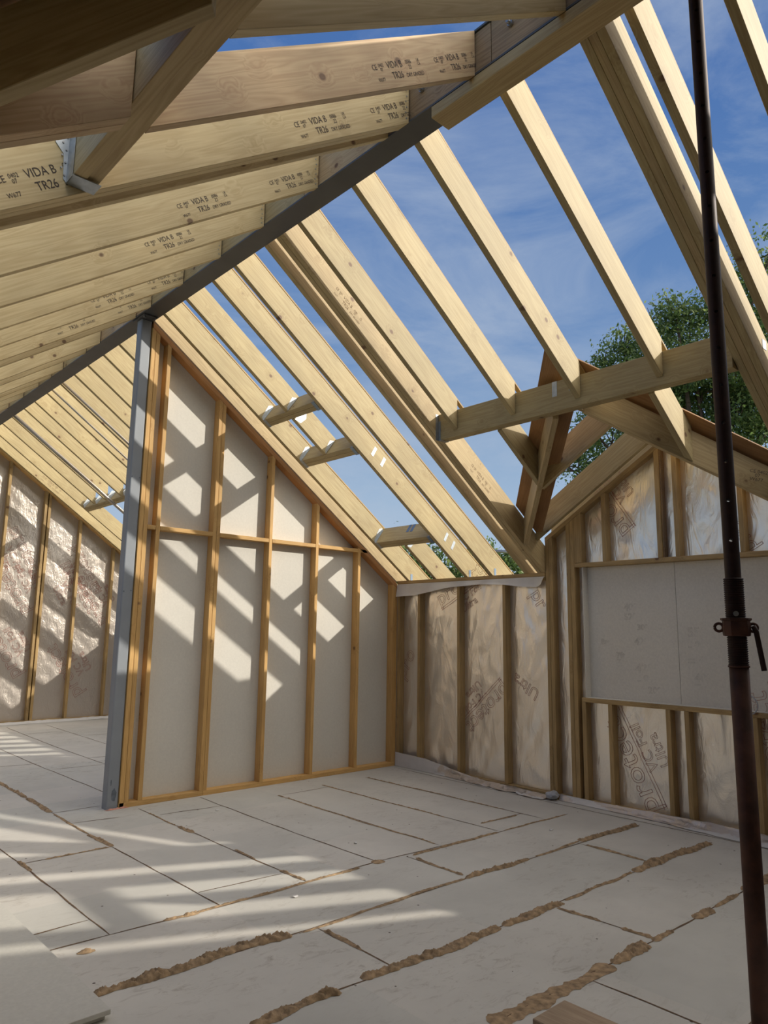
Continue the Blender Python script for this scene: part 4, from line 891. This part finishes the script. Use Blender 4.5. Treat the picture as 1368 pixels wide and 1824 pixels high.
# foil membranes ------------------------------------------------------------
STY = [0.0, -0.36, -0.96, -1.58, -2.13, -2.35, -2.475, -2.74, -3.27, -3.43, -3.96, -4.51, -5.2, -5.8]
def foil_x(y, z):
    a = max([s for s in STY if s <= y] or [-6.5]); b = min([s for s in STY if s >= y] or [0.1])
    w = b-a; u = (y-a)/w if w > 1e-5 else 0
    env = sin(pi*min(1, max(0, u)))**0.7*min(1, w/0.5)
    n1 = noise.noise(Vector((y*2.2, z*1.1, 3.1))); n2 = noise.noise(Vector((y*7+z*3, z*3.5, 9.0))); n3 = 1-abs(noise.noise(Vector((y*5-z*2.5, z*4+y*3, 5.0))))*2
    n4 = noise.noise(Vector(((y+z*0.35)*9, (z-y*0.3)*1.6, 12.0)))
    return 0.088-env*(0.012+0.017*n1+0.008*n2+0.006*n3+0.007*n4)
def foil(name, label, inside, y0, y1, z0, z1, fx_, mat, group, st=0.018, flip=False):
    bm = bmesh.new(); ny = int(abs(y1-y0)/st)+1; nz = int((z1-z0)/st)+1; V = {}
    for i in range(ny+1):
        y = y0+(y1-y0)*i/ny
        for j in range(nz+1):
            z = z0+(z1-z0)*j/nz; zt = inside(y)
            zz = min(z, zt); V[i, j] = (y, z, zz)
    vs = {}
    def gv(i, j):
        if (i, j) not in vs:
            y, z, zz = V[i, j]; vs[i, j] = bm.verts.new(fx_(y, zz))
        return vs[i, j]
    for i in range(ny):
        for j in range(nz):
            if V[i, j][1] >= inside(V[i, j][0])+1e-6 and V[i+1, j][1] >= inside(V[i+1, j][0])+1e-6: continue
            q = [gv(i, j), gv(i+1, j), gv(i+1, j+1), gv(i, j+1)]
            if len({tuple(round(c, 6) for c in v.co) for v in q}) < 4: 
                pass
            try: bm.faces.new(q)
            except Exception: pass
    bmesh.ops.remove_doubles(bm, verts=bm.verts, dist=1e-5)
    o = link(name, bm, mat, Matrix.Identity(4), None, True); tag(o, label, 'foil membrane', group); return o
FG = 'foil vapour membranes on the eaves wall'
f1 = foil('foil_membrane', 'silver foil membrane behind the low eaves wall studs', lambda y: 2.06, -0.003, -2.12, 0.02, 2.06, lambda y, z: (foil_x(y, z), y, z), M_FOIL, FG)
f2 = foil('foil_membrane', 'silver foil membrane below the window sill of the dormer gable', lambda y: 0.93, -2.12, -4.54, 0.02, 0.93, lambda y, z: (foil_x(y, z), y, z), M_FOIL, FG)
f3 = foil('foil_membrane', 'silver foil membrane in the gable triangle above the window', lambda y: zp(y)+0.02, -2.12, -4.54, 2.14, 3.2, lambda y, z: (foil_x(y, z), y, z), M_FOIL, FG)
f4 = foil('foil_membrane', 'tall narrow strip of silver foil left of the boarded window', lambda y: 2.14, -2.12, -2.47, 0.93, 2.14, lambda y, z: (foil_x(y, z), y, z), M_FOIL, FG)
def foil_print(par, y, z, ang, size, lines=True, body=None):
    d = Vector((0, -cos(radians(ang)), sin(radians(ang)))); u = Vector((0, sin(radians(ang)), cos(radians(ang))))
    wp = lambda co: Vector((min(foil_x(co.y, co.z)-0.003, co.x if False else 9), co.y, co.z))
    o0 = Vector((0.05, y, z))
    text_obj('foil_print', body or 'protect', size, o0, d, u, M_RED, par, 0.0016, wp)
    if lines:
        text_obj('foil_print', 'VC Foil\nUltra', size*0.5, o0-u*size*0.55+d*size*1.1, d, u, M_RED, par, 0.0013, wp)
        bm = bmesh.new(); a = o0-u*size*0.14; L = size*3.3
        for off in (0, -0.10*size):
            for k in range(40):
                p, q = a+u*off+d*(L*k/40), a+u*off+d*(L*(k+1)/40); p, q = wp(p), wp(q)
                e = u*0.0016
                bm.faces.new([bm.verts.new(v) for v in (p-e, q-e, q+e, p+e)])
        link('foil_print', bm, M_RED, Matrix.Identity(4), par)
foil_print(f2, -3.13, 0.06, 116, 0.27); foil_print(f1, -1.50, 1.02, 222, 0.23); foil_print(f1, -0.62, 1.80, 28, 0.24)
foil_print(f3, -2.98, 2.44, 124, 0.24); foil_print(f1, -0.05, 0.95, 60, 0.25, False, 'pro'); foil_print(f1, -1.95, 0.95, 150, 0.16, False, 'Ultra'); foil_print(f2, -4.15, 0.35, 100, 0.25)
foil_print(f1, -1.85, 1.90, -60, 0.22, False, 'pr'); foil_print(f3, -4.05, 2.2, 120, 0.2, False, 'pro')
# white flap over the top plate
bm = bmesh.new(); n = 60; rows = []
tops = [(-0.005, 2.068), (-2.085, 2.068)]; lows = [(-0.0, 1.914), (-0.30, 1.920), (-0.55, 1.955), (-0.83, 1.993), (-1.30, 2.012), (-1.60, 1.995), (-1.85, 1.965), (-2.01, 1.957), (-2.06, 1.99), (-2.09, 2.06)]
def lerp_tab(T, y):
    for (a, va), (b, vb) in zip(T[:-1], T[1:]):
        if b <= y <= a: return va+(vb-va)*(a-y)/(a-b)
    return T[-1][1]
for i in range(n+1):
    y = -0.004-2.08*i/n; zlw = lerp_tab(lows, y); row = []
    for k in range(7):
        s = k/6; z = 2.060*(1-s)+zlw*s
        x = -0.004-0.020*s*s*(0.6+0.8*noise.noise(Vector((y*3, s, 1))))-0.012*s
        row.append(bm.verts.new((x, y, z)))
    rows.append(row)
for i in range(n):
    for k in range(6): bm.faces.new((rows[i][k], rows[i][k+1], rows[i+1][k+1], rows[i+1][k]))
o = link('membrane_flap', bm, M_WHITE, Matrix.Identity(4), None, True); tag(o, 'white membrane flap folded over the eaves wall top plate', 'membrane flap')
# crumpled skirt at the base of the eaves wall
def skirt(tab, label, mat, seed, yA, yB, n=140):
    bm = bmesh.new(); rows = []
    for i in range(n+1):
        y = yA+(yB-yA)*i/n
        xt, zt, xb, wv = [lerp_tab([(a, v[j]) for a, v in tab], y) for j in range(4)]
        row = []
        for k in range(9):
            s = k/8
            x = xt*(1-s)+xb*s; z = zt*(1-s)**1.5+0.003
            q = noise.noise(Vector((y*6, s*3+seed, 2)))*wv+noise.noise(Vector((y*19, s*5+seed, 7)))*wv*0.4
            row.append(bm.verts.new((min(x+q*0.6, 0.08), y, max(0.002, z+abs(q)*0.9*(0.25+s*(1-s)*3)))))
        rows.append(row)
    for i in range(n):
        for k in range(8): bm.faces.new((rows[i][k], rows[i][k+1], rows[i+1][k+1], rows[i+1][k]))
    for f in bm.faces:
        c = f.calc_center_median(); f.material_index = 1 if (c.y < -0.80+0.25*noise.noise(c*9) and noise.noise(Vector((c.x*12, c.y*1.5, seed))) > -0.22) else 0
    o = link('membrane_skirt', bm, [mat, M_FOILF], Matrix.Identity(4), None, True); tag(o, label, 'membrane skirt', 'membrane skirts along the eaves wall foot'); return o
skirt([(-0.002, (-0.008, 0.150, -0.012, 0.0015)), (-0.50, (-0.010, 0.135, -0.015, 0.003)), (-0.85, (-0.012, 0.085, -0.035, 0.03)), (-1.25, (-0.010, 0.035, -0.09, 0.050)), (-1.7, (-0.010, 0.030, -0.12, 0.050)), (-2.10, (-0.010, 0.020, -0.15, 0.030))], 'white and silver membrane skirt peeling off the eaves wall foot near the corner', M_WHITE, 1, -0.003, -2.10)
skirt([(-2.20, (0.0, 0.05, -0.03, 0.008)), (-2.6, (-0.002, 0.045, -0.035, 0.010)), (-3.2, (-0.005, 0.055, -0.06, 0.030)), (-3.5, (-0.010, 0.060, -0.11, 0.034)), (-4.2, (-0.010, 0.050, -0.16, 0.030)), (-5.5, (-0.01, 0.05, -0.17, 0.016))], 'white membrane skirt along the foot of the dormer gable wall', M_WHITE, 4, -2.20, -5.5)
# bundle of grey foil at the step between them
bm = bmesh.new(); bmesh.ops.create_icosphere(bm, subdivisions=4, radius=0.055)
for v in bm.verts:
    q = noise.noise(v.co*30)*0.5+noise.noise(v.co*75)*0.25; v.co *= 1+q*0.5; v.co.x *= 1.2; v.co.z *= 0.65
    v.co += Vector((-0.06, -2.155, 0.045)); v.co.z = max(0.001, v.co.z)
o = link('foil_bundle', bm, M_CABLE, Matrix.Translation((-0.06, -2.155, 0)), None, True); tag(o, 'scrunched grey foil bundle on the floor at the wall step', 'foil scrap')
tube_pts = [(-0.004, -3.935+0.078*sin(a), 0.985+0.075*cos(a)) for a in [pi*k/24*1.15-0.1 for k in range(25)]]
tube_pts = [(-0.03, -3.925-0.072*sin(pi*k/24), 0.990+0.072*cos(pi*k/24)) for k in range(25)]
tube_pts = [(0.06, -3.86, 1.064)]+tube_pts+[(0.06, -3.86, 0.916)]
o = tube('cable_loop', tube_pts, 0.0042, M_CABLE, None, 8); tag(o, 'grey cable loop sticking out of the window board right of the prop', 'cable')

# ------------------------------------------------------------------ left wall, back wall, far gable wall
wl = empty('wall_left', (-6.7, -1, 0)); tag(wl, kind='structure'); box('sheathing', (-6.72, Y0, 0), (-6.67, Y1, 2.05), M_SHEATH, wl, bevel=0)
o = box('top_plate', (-6.70, Y0, 2.05), (-6.56, Y1, 2.092), M_EAVE, wl)
wbk = empty('wall_back', (-3.3, Y0, 0)); tag(wbk, kind='structure')
yprism('sheathing', [(-6.67, 0), (0.10, 0), (0.10, 2.03), (XC, 4.36), (-6.67, 2.03)], Y0, Y0+0.04, (0, 0, 1), M_SHEATH, wbk, 0)
FYW = 6.20
wf = empty('wall_far', (-3.3, FYW, 0)); tag(wf, kind='structure')
yprism('sheathing', [(-6.67, 0), (0.10, 0), (0.10, 2.2), (XC, 4.60), (-6.67, 2.2)], FYW+0.105, FYW+0.14, (0, 0, 1), M_SHEATH, wf, 0)
ff = empty('stud_frame', (-1.6, FYW, 0)); tag(ff, 'stud frame of the far gable wall over crinkled foil', 'stud frame')
def zf(x): return 2.235-0.705*x
box('bottom_plate', (-6.6, FYW, 0.0), (-0.002, FYW+0.095, 0.045), M_EAVE, ff); 
yprism('sloping_plate', [(-3.2, zf(-3.2)), (-0.01, zf(-0.01)), (-0.01, zf(-0.01)+0.06), (-3.2, zf(-3.2)+0.06)], FYW-0.002, FYW+0.095, (1, 0, -K), M_STUD, ff)
FS = [-2.70, -2.12, -2.06, -1.53, -0.93, -0.35]
for x in FS:
    yprism('stud', [(x, 0.046), (x+0.042, 0.046), (x+0.042, zf(x+0.042)-0.001), (x, zf(x)-0.001)], FYW, FYW+0.095, (0, 0, 1), M_EAVE, ff)
for x in (-3.3, -3.9, -4.5, -5.1, -5.7): box('stud', (x, FYW, 0.046), (x+0.042, FYW+0.095, 2.2+0.7*(x+6.67)-0.05), M_EAVE, ff)
def foil_y(x, z):
    L_ = sorted([-6.6, -5.7, -5.1, -4.5, -3.9, -3.3]+FS+[0.0]); a = max([s for s in L_ if s <= x] or [-6.6]); b = min([s for s in L_ if s >= x] or [0.0])
    w = b-a; u = (x-a)/w if w > 1e-5 else 0; env = sin(pi*min(1, max(0, u)))**0.6*min(1, w/0.5)
    n1 = noise.noise(Vector((x*2.6, z*1.4, 8.1))); n2 = noise.noise(Vector((x*9+z*4, z*5, 2.0))); n3 = abs(noise.noise(Vector((x*7-z*4, z*6+x*4, 1.0))))
    return FYW+0.090-env*(0.014+0.014*n1+0.008*n2+0.006*n3)
f5 = foil('foil_membrane', 'crinkled silver foil membrane on the far gable wall', lambda x: (zf(x)+0.02 if x > -3.28 else 2.3+0.7*(x+6.6)), -0.02, -6.5, 0.02, 4.6, lambda x, z: (x, foil_y(x, z), z), M_FOILF, 'foil vapour membranes', 0.03)
def far_print(x, z, ang, size, body='protect', lines=True):
    d = Vector((cos(radians(ang)), 0, sin(radians(ang)))); u = Vector((-sin(radians(ang)), 0, cos(radians(ang))))
    wp = lambda co: Vector((co.x, foil_y(co.x, co.z)-0.004, co.z)); o0 = Vector((x, FYW, z))
    text_obj('foil_print', body, size, o0, d, u, M_RED, f5, 0.0022, wp)
    if lines: text_obj('foil_print', 'VC Foil\nUltra', size*0.5, o0-u*size*0.55+d*size*0.9, d, u, M_RED, f5, 0.0018, wp)
far_print(-1.22, 0.42, 122, 0.32); far_print(-2.20, 0.75, 122, 0.32); far_print(-1.62, 2.85, 300, 0.30); far_print(-2.62, 3.05, 300, 0.30); far_print(-2.15, 1.75, 122, 0.32); far_print(-1.75, 2.55, 302, 0.32); far_print(-0.9, 1.6, 122, 0.3)
skb = bmesh.new(); rows = []
for i in range(161):
    x = -6.5+6.45*i/160; row = []
    for k in range(6):
        s = k/5; q = noise.noise(Vector((x*7, s*3, 4)))
        row.append(skb.verts.new((x, FYW-0.004-0.08*s+q*0.012, max(0.003, 0.035*(1-s)**1.3+abs(q)*0.014))))
    rows.append(row)
for i in range(160):
    for k in range(5): skb.faces.new((rows[i][k], rows[i][k+1], rows[i+1][k+1], rows[i+1][k]))
o = link('membrane_skirt', skb, M_WHITE, Matrix.Identity(4), None, True); tag(o, 'white membrane edge along the far gable wall foot', 'membrane skirt')

# ------------------------------------------------------------------ outside: trees and scaffold rail
def tree(label, base, top, clusters, nleaf, seed, ls=0.07, group=None, name='leafy_tree'):
    rnd = random.Random(seed); t = empty(name, base); tag(t, label, 'tree', group)
    bx, by, bz = base
    tube('trunk', [(bx, by, bz), (bx+0.1, by-0.1, bz+(top-bz)*0.4), (bx, by, bz+(top-bz)*0.8)], [0.22, 0.15, 0.05], M_BARK, t, 10)
    bmb = bmesh.new(); tmp = None
    for (cx, cy, cz, r) in clusters:
        a = Vector((bx, by, bz+(cz-bz)*0.45)); b = Vector((cx, cy, cz)); mid = a.lerp(b, 0.5)+Vector((rnd.uniform(-.3, .3), rnd.uniform(-.3, .3), rnd.uniform(0, .4)))
        segs = [a, mid, b]+[None]
        for (p, q, r0_, r1_) in ((a, mid, 0.07, 0.045), (mid, b, 0.045, 0.02)):
            m = frame(p, q-p, (0.2, 0.9, 0.3)); L = (q-p).length
            v0 = [bmb.verts.new(m @ Vector((0, r0_*cos(k*pi/3), r0_*sin(k*pi/3)))) for k in range(6)]; v1 = [bmb.verts.new(m @ Vector((L, r1_*cos(k*pi/3), r1_*sin(k*pi/3)))) for k in range(6)]
            for k in range(6): bmb.faces.new((v0[k], v0[(k+1) % 6], v1[(k+1) % 6], v1[k]))
        for _ in range(7):
            q = b+Vector((rnd.gauss(0, 1), rnd.gauss(0, 1), rnd.gauss(0.3, 0.8))).normalized()*r*1.02
            m = frame(b, q-b, (0.2, 0.9, 0.3)); L = (q-b).length
            v0 = [bmb.verts.new(m @ Vector((0, .018*cos(k*2*pi/3), .018*sin(k*2*pi/3)))) for k in range(3)]; v1 = [bmb.verts.new(m @ Vector((L, .005*cos(k*2*pi/3), .005*sin(k*2*pi/3)))) for k in range(3)]
            for k in range(3): bmb.faces.new((v0[k], v0[(k+1) % 3], v1[(k+1) % 3], v1[k]))
    link('branches', bmb, M_BARK, Matrix.Translation(base), t)
    bml = bmesh.new(); tot = sum(c[3]**2 for c in clusters)
    for (cx, cy, cz, r) in clusters:
        for _ in range(int(nleaf*r*r/tot)):
            d = Vector((rnd.gauss(0, 1), rnd.gauss(0, 1), rnd.gauss(0, 0.85)))
            if d.length < 1e-3: continue
            rr = r*min(1.5, abs(rnd.gauss(0.70, 0.32))); d.normalize()
            c = Vector((cx, cy, cz))+d*rr
            rr2 = noise.noise(c*1.7)
            if rr2 < -0.12: continue
            a = Vector((rnd.gauss(0, 1), rnd.gauss(0, 1), rnd.gauss(0, 1))).normalized(); b = a.cross(Vector((rnd.gauss(0, 1), rnd.gauss(0, 1), rnd.gauss(0, 1))))
            if b.length < 1e-3: continue
            b.normalize(); s = ls*rnd.uniform(0.6, 1.3)
            f = bml.faces.new([bml.verts.new(c-a*s), bml.verts.new(c-b*s*0.45), bml.verts.new(c+a*s), bml.verts.new(c+b*s*0.45)])
            f.material_index = rnd.choice((0, 0, 1, 1, 2))
    o = link('foliage', bml, M_LEAF, Matrix.Translation(base), t)
    return t
rnd = random.Random(3); cl = []
def ray_pt(px, py, h):
    d = r_*((px-684)/1283.07)+u_*(-(py-912)/1283.07)+f_; k = h/sqrt(d.x*d.x+d.y*d.y); return Vector((-5.945, -6.198, 1.5))+d*k
for (px, py, hh, r) in ((1075, 650, 16, .36), (1110, 625, 16.3, .55), (1150, 660, 16, .7), (1170, 590, 16.5, .65), (1205, 565, 16, .55), (1230, 625, 16, .85), (1265, 560, 16.5, .55), (1300, 640, 16, .9), (1250, 700, 16, .8), (1330, 700, 16, .85),
                        (1330, 580, 16.6, .75), (1345, 500, 16.3, .8), (1375, 450, 16, .6), (1400, 560, 16, 1.0), (1300, 730, 16, .8), (1360, 760, 16, .9), (1200, 700, 16, .7), (1120, 690, 15.6, .5), (1080, 700, 16, .45), (1050, 760, 16, .55), (1010, 830, 16, .5), (1090, 790, 16, .7), (1420, 680, 16, 1.1), (1160, 760, 16, .8), (1030, 840, 16, .5)):
    p = ray_pt(px, py, hh); cl.append((p.x, p.y, p.z, r))
tree('large leafy tree beyond the dormer at the right edge', (8.6, 0.2, -0.35), 7.8, cl, 60000, 4, 0.050)
cl = []
for (px, py, hh, r) in ((865, 1000, 18, .5), (905, 1000, 18, .55), (940, 1040, 18, .5), (880, 1040, 18, .6), (920, 1080, 18, .7)):
    p = ray_pt(px, py, hh); cl.append((p.x, p.y, p.z, r))
p0_ = ray_pt(900, 1060, 18)
tree('low bushy tree seen past the last rafter above the eaves', (p0_.x, p0_.y, -0.35), 3.0, cl, 9000, 5, 0.06, None, 'bushy_tree')
cl = []
for (px, py, hh, r) in ((700, 1020, 17, .6), (740, 1000, 17, .7), (780, 1010, 17, .7), (810, 1030, 17, .6), (760, 1060, 17, .8), (690, 1060, 17, .7)):
    p = ray_pt(px, py, hh); cl.append((p.x, p.y, p.z, r))
p0_ = ray_pt(750, 1060, 17)
tree('dark tree glimpsed between rafter feet above the low eaves wall', (p0_.x, p0_.y, -0.35), 3.2, cl, 9000, 6, 0.06, None, 'bushy_tree')
a = ray_pt(868, 981, 10.5); b = ray_pt(960, 986, 9.5)
o = tube('scaffold_tube', [a, b], 0.024, M_SCAF); tag(o, 'horizontal scaffold rail outside beyond the eaves', 'scaffold tube')
tube('standard', [Vector((b.x, b.y, -0.35)), Vector((b.x, b.y, b.z+0.5))], 0.024, M_SCAF, o)
for o in list(COL.objects):
    if '_mw' in o.keys(): del o['_mw']
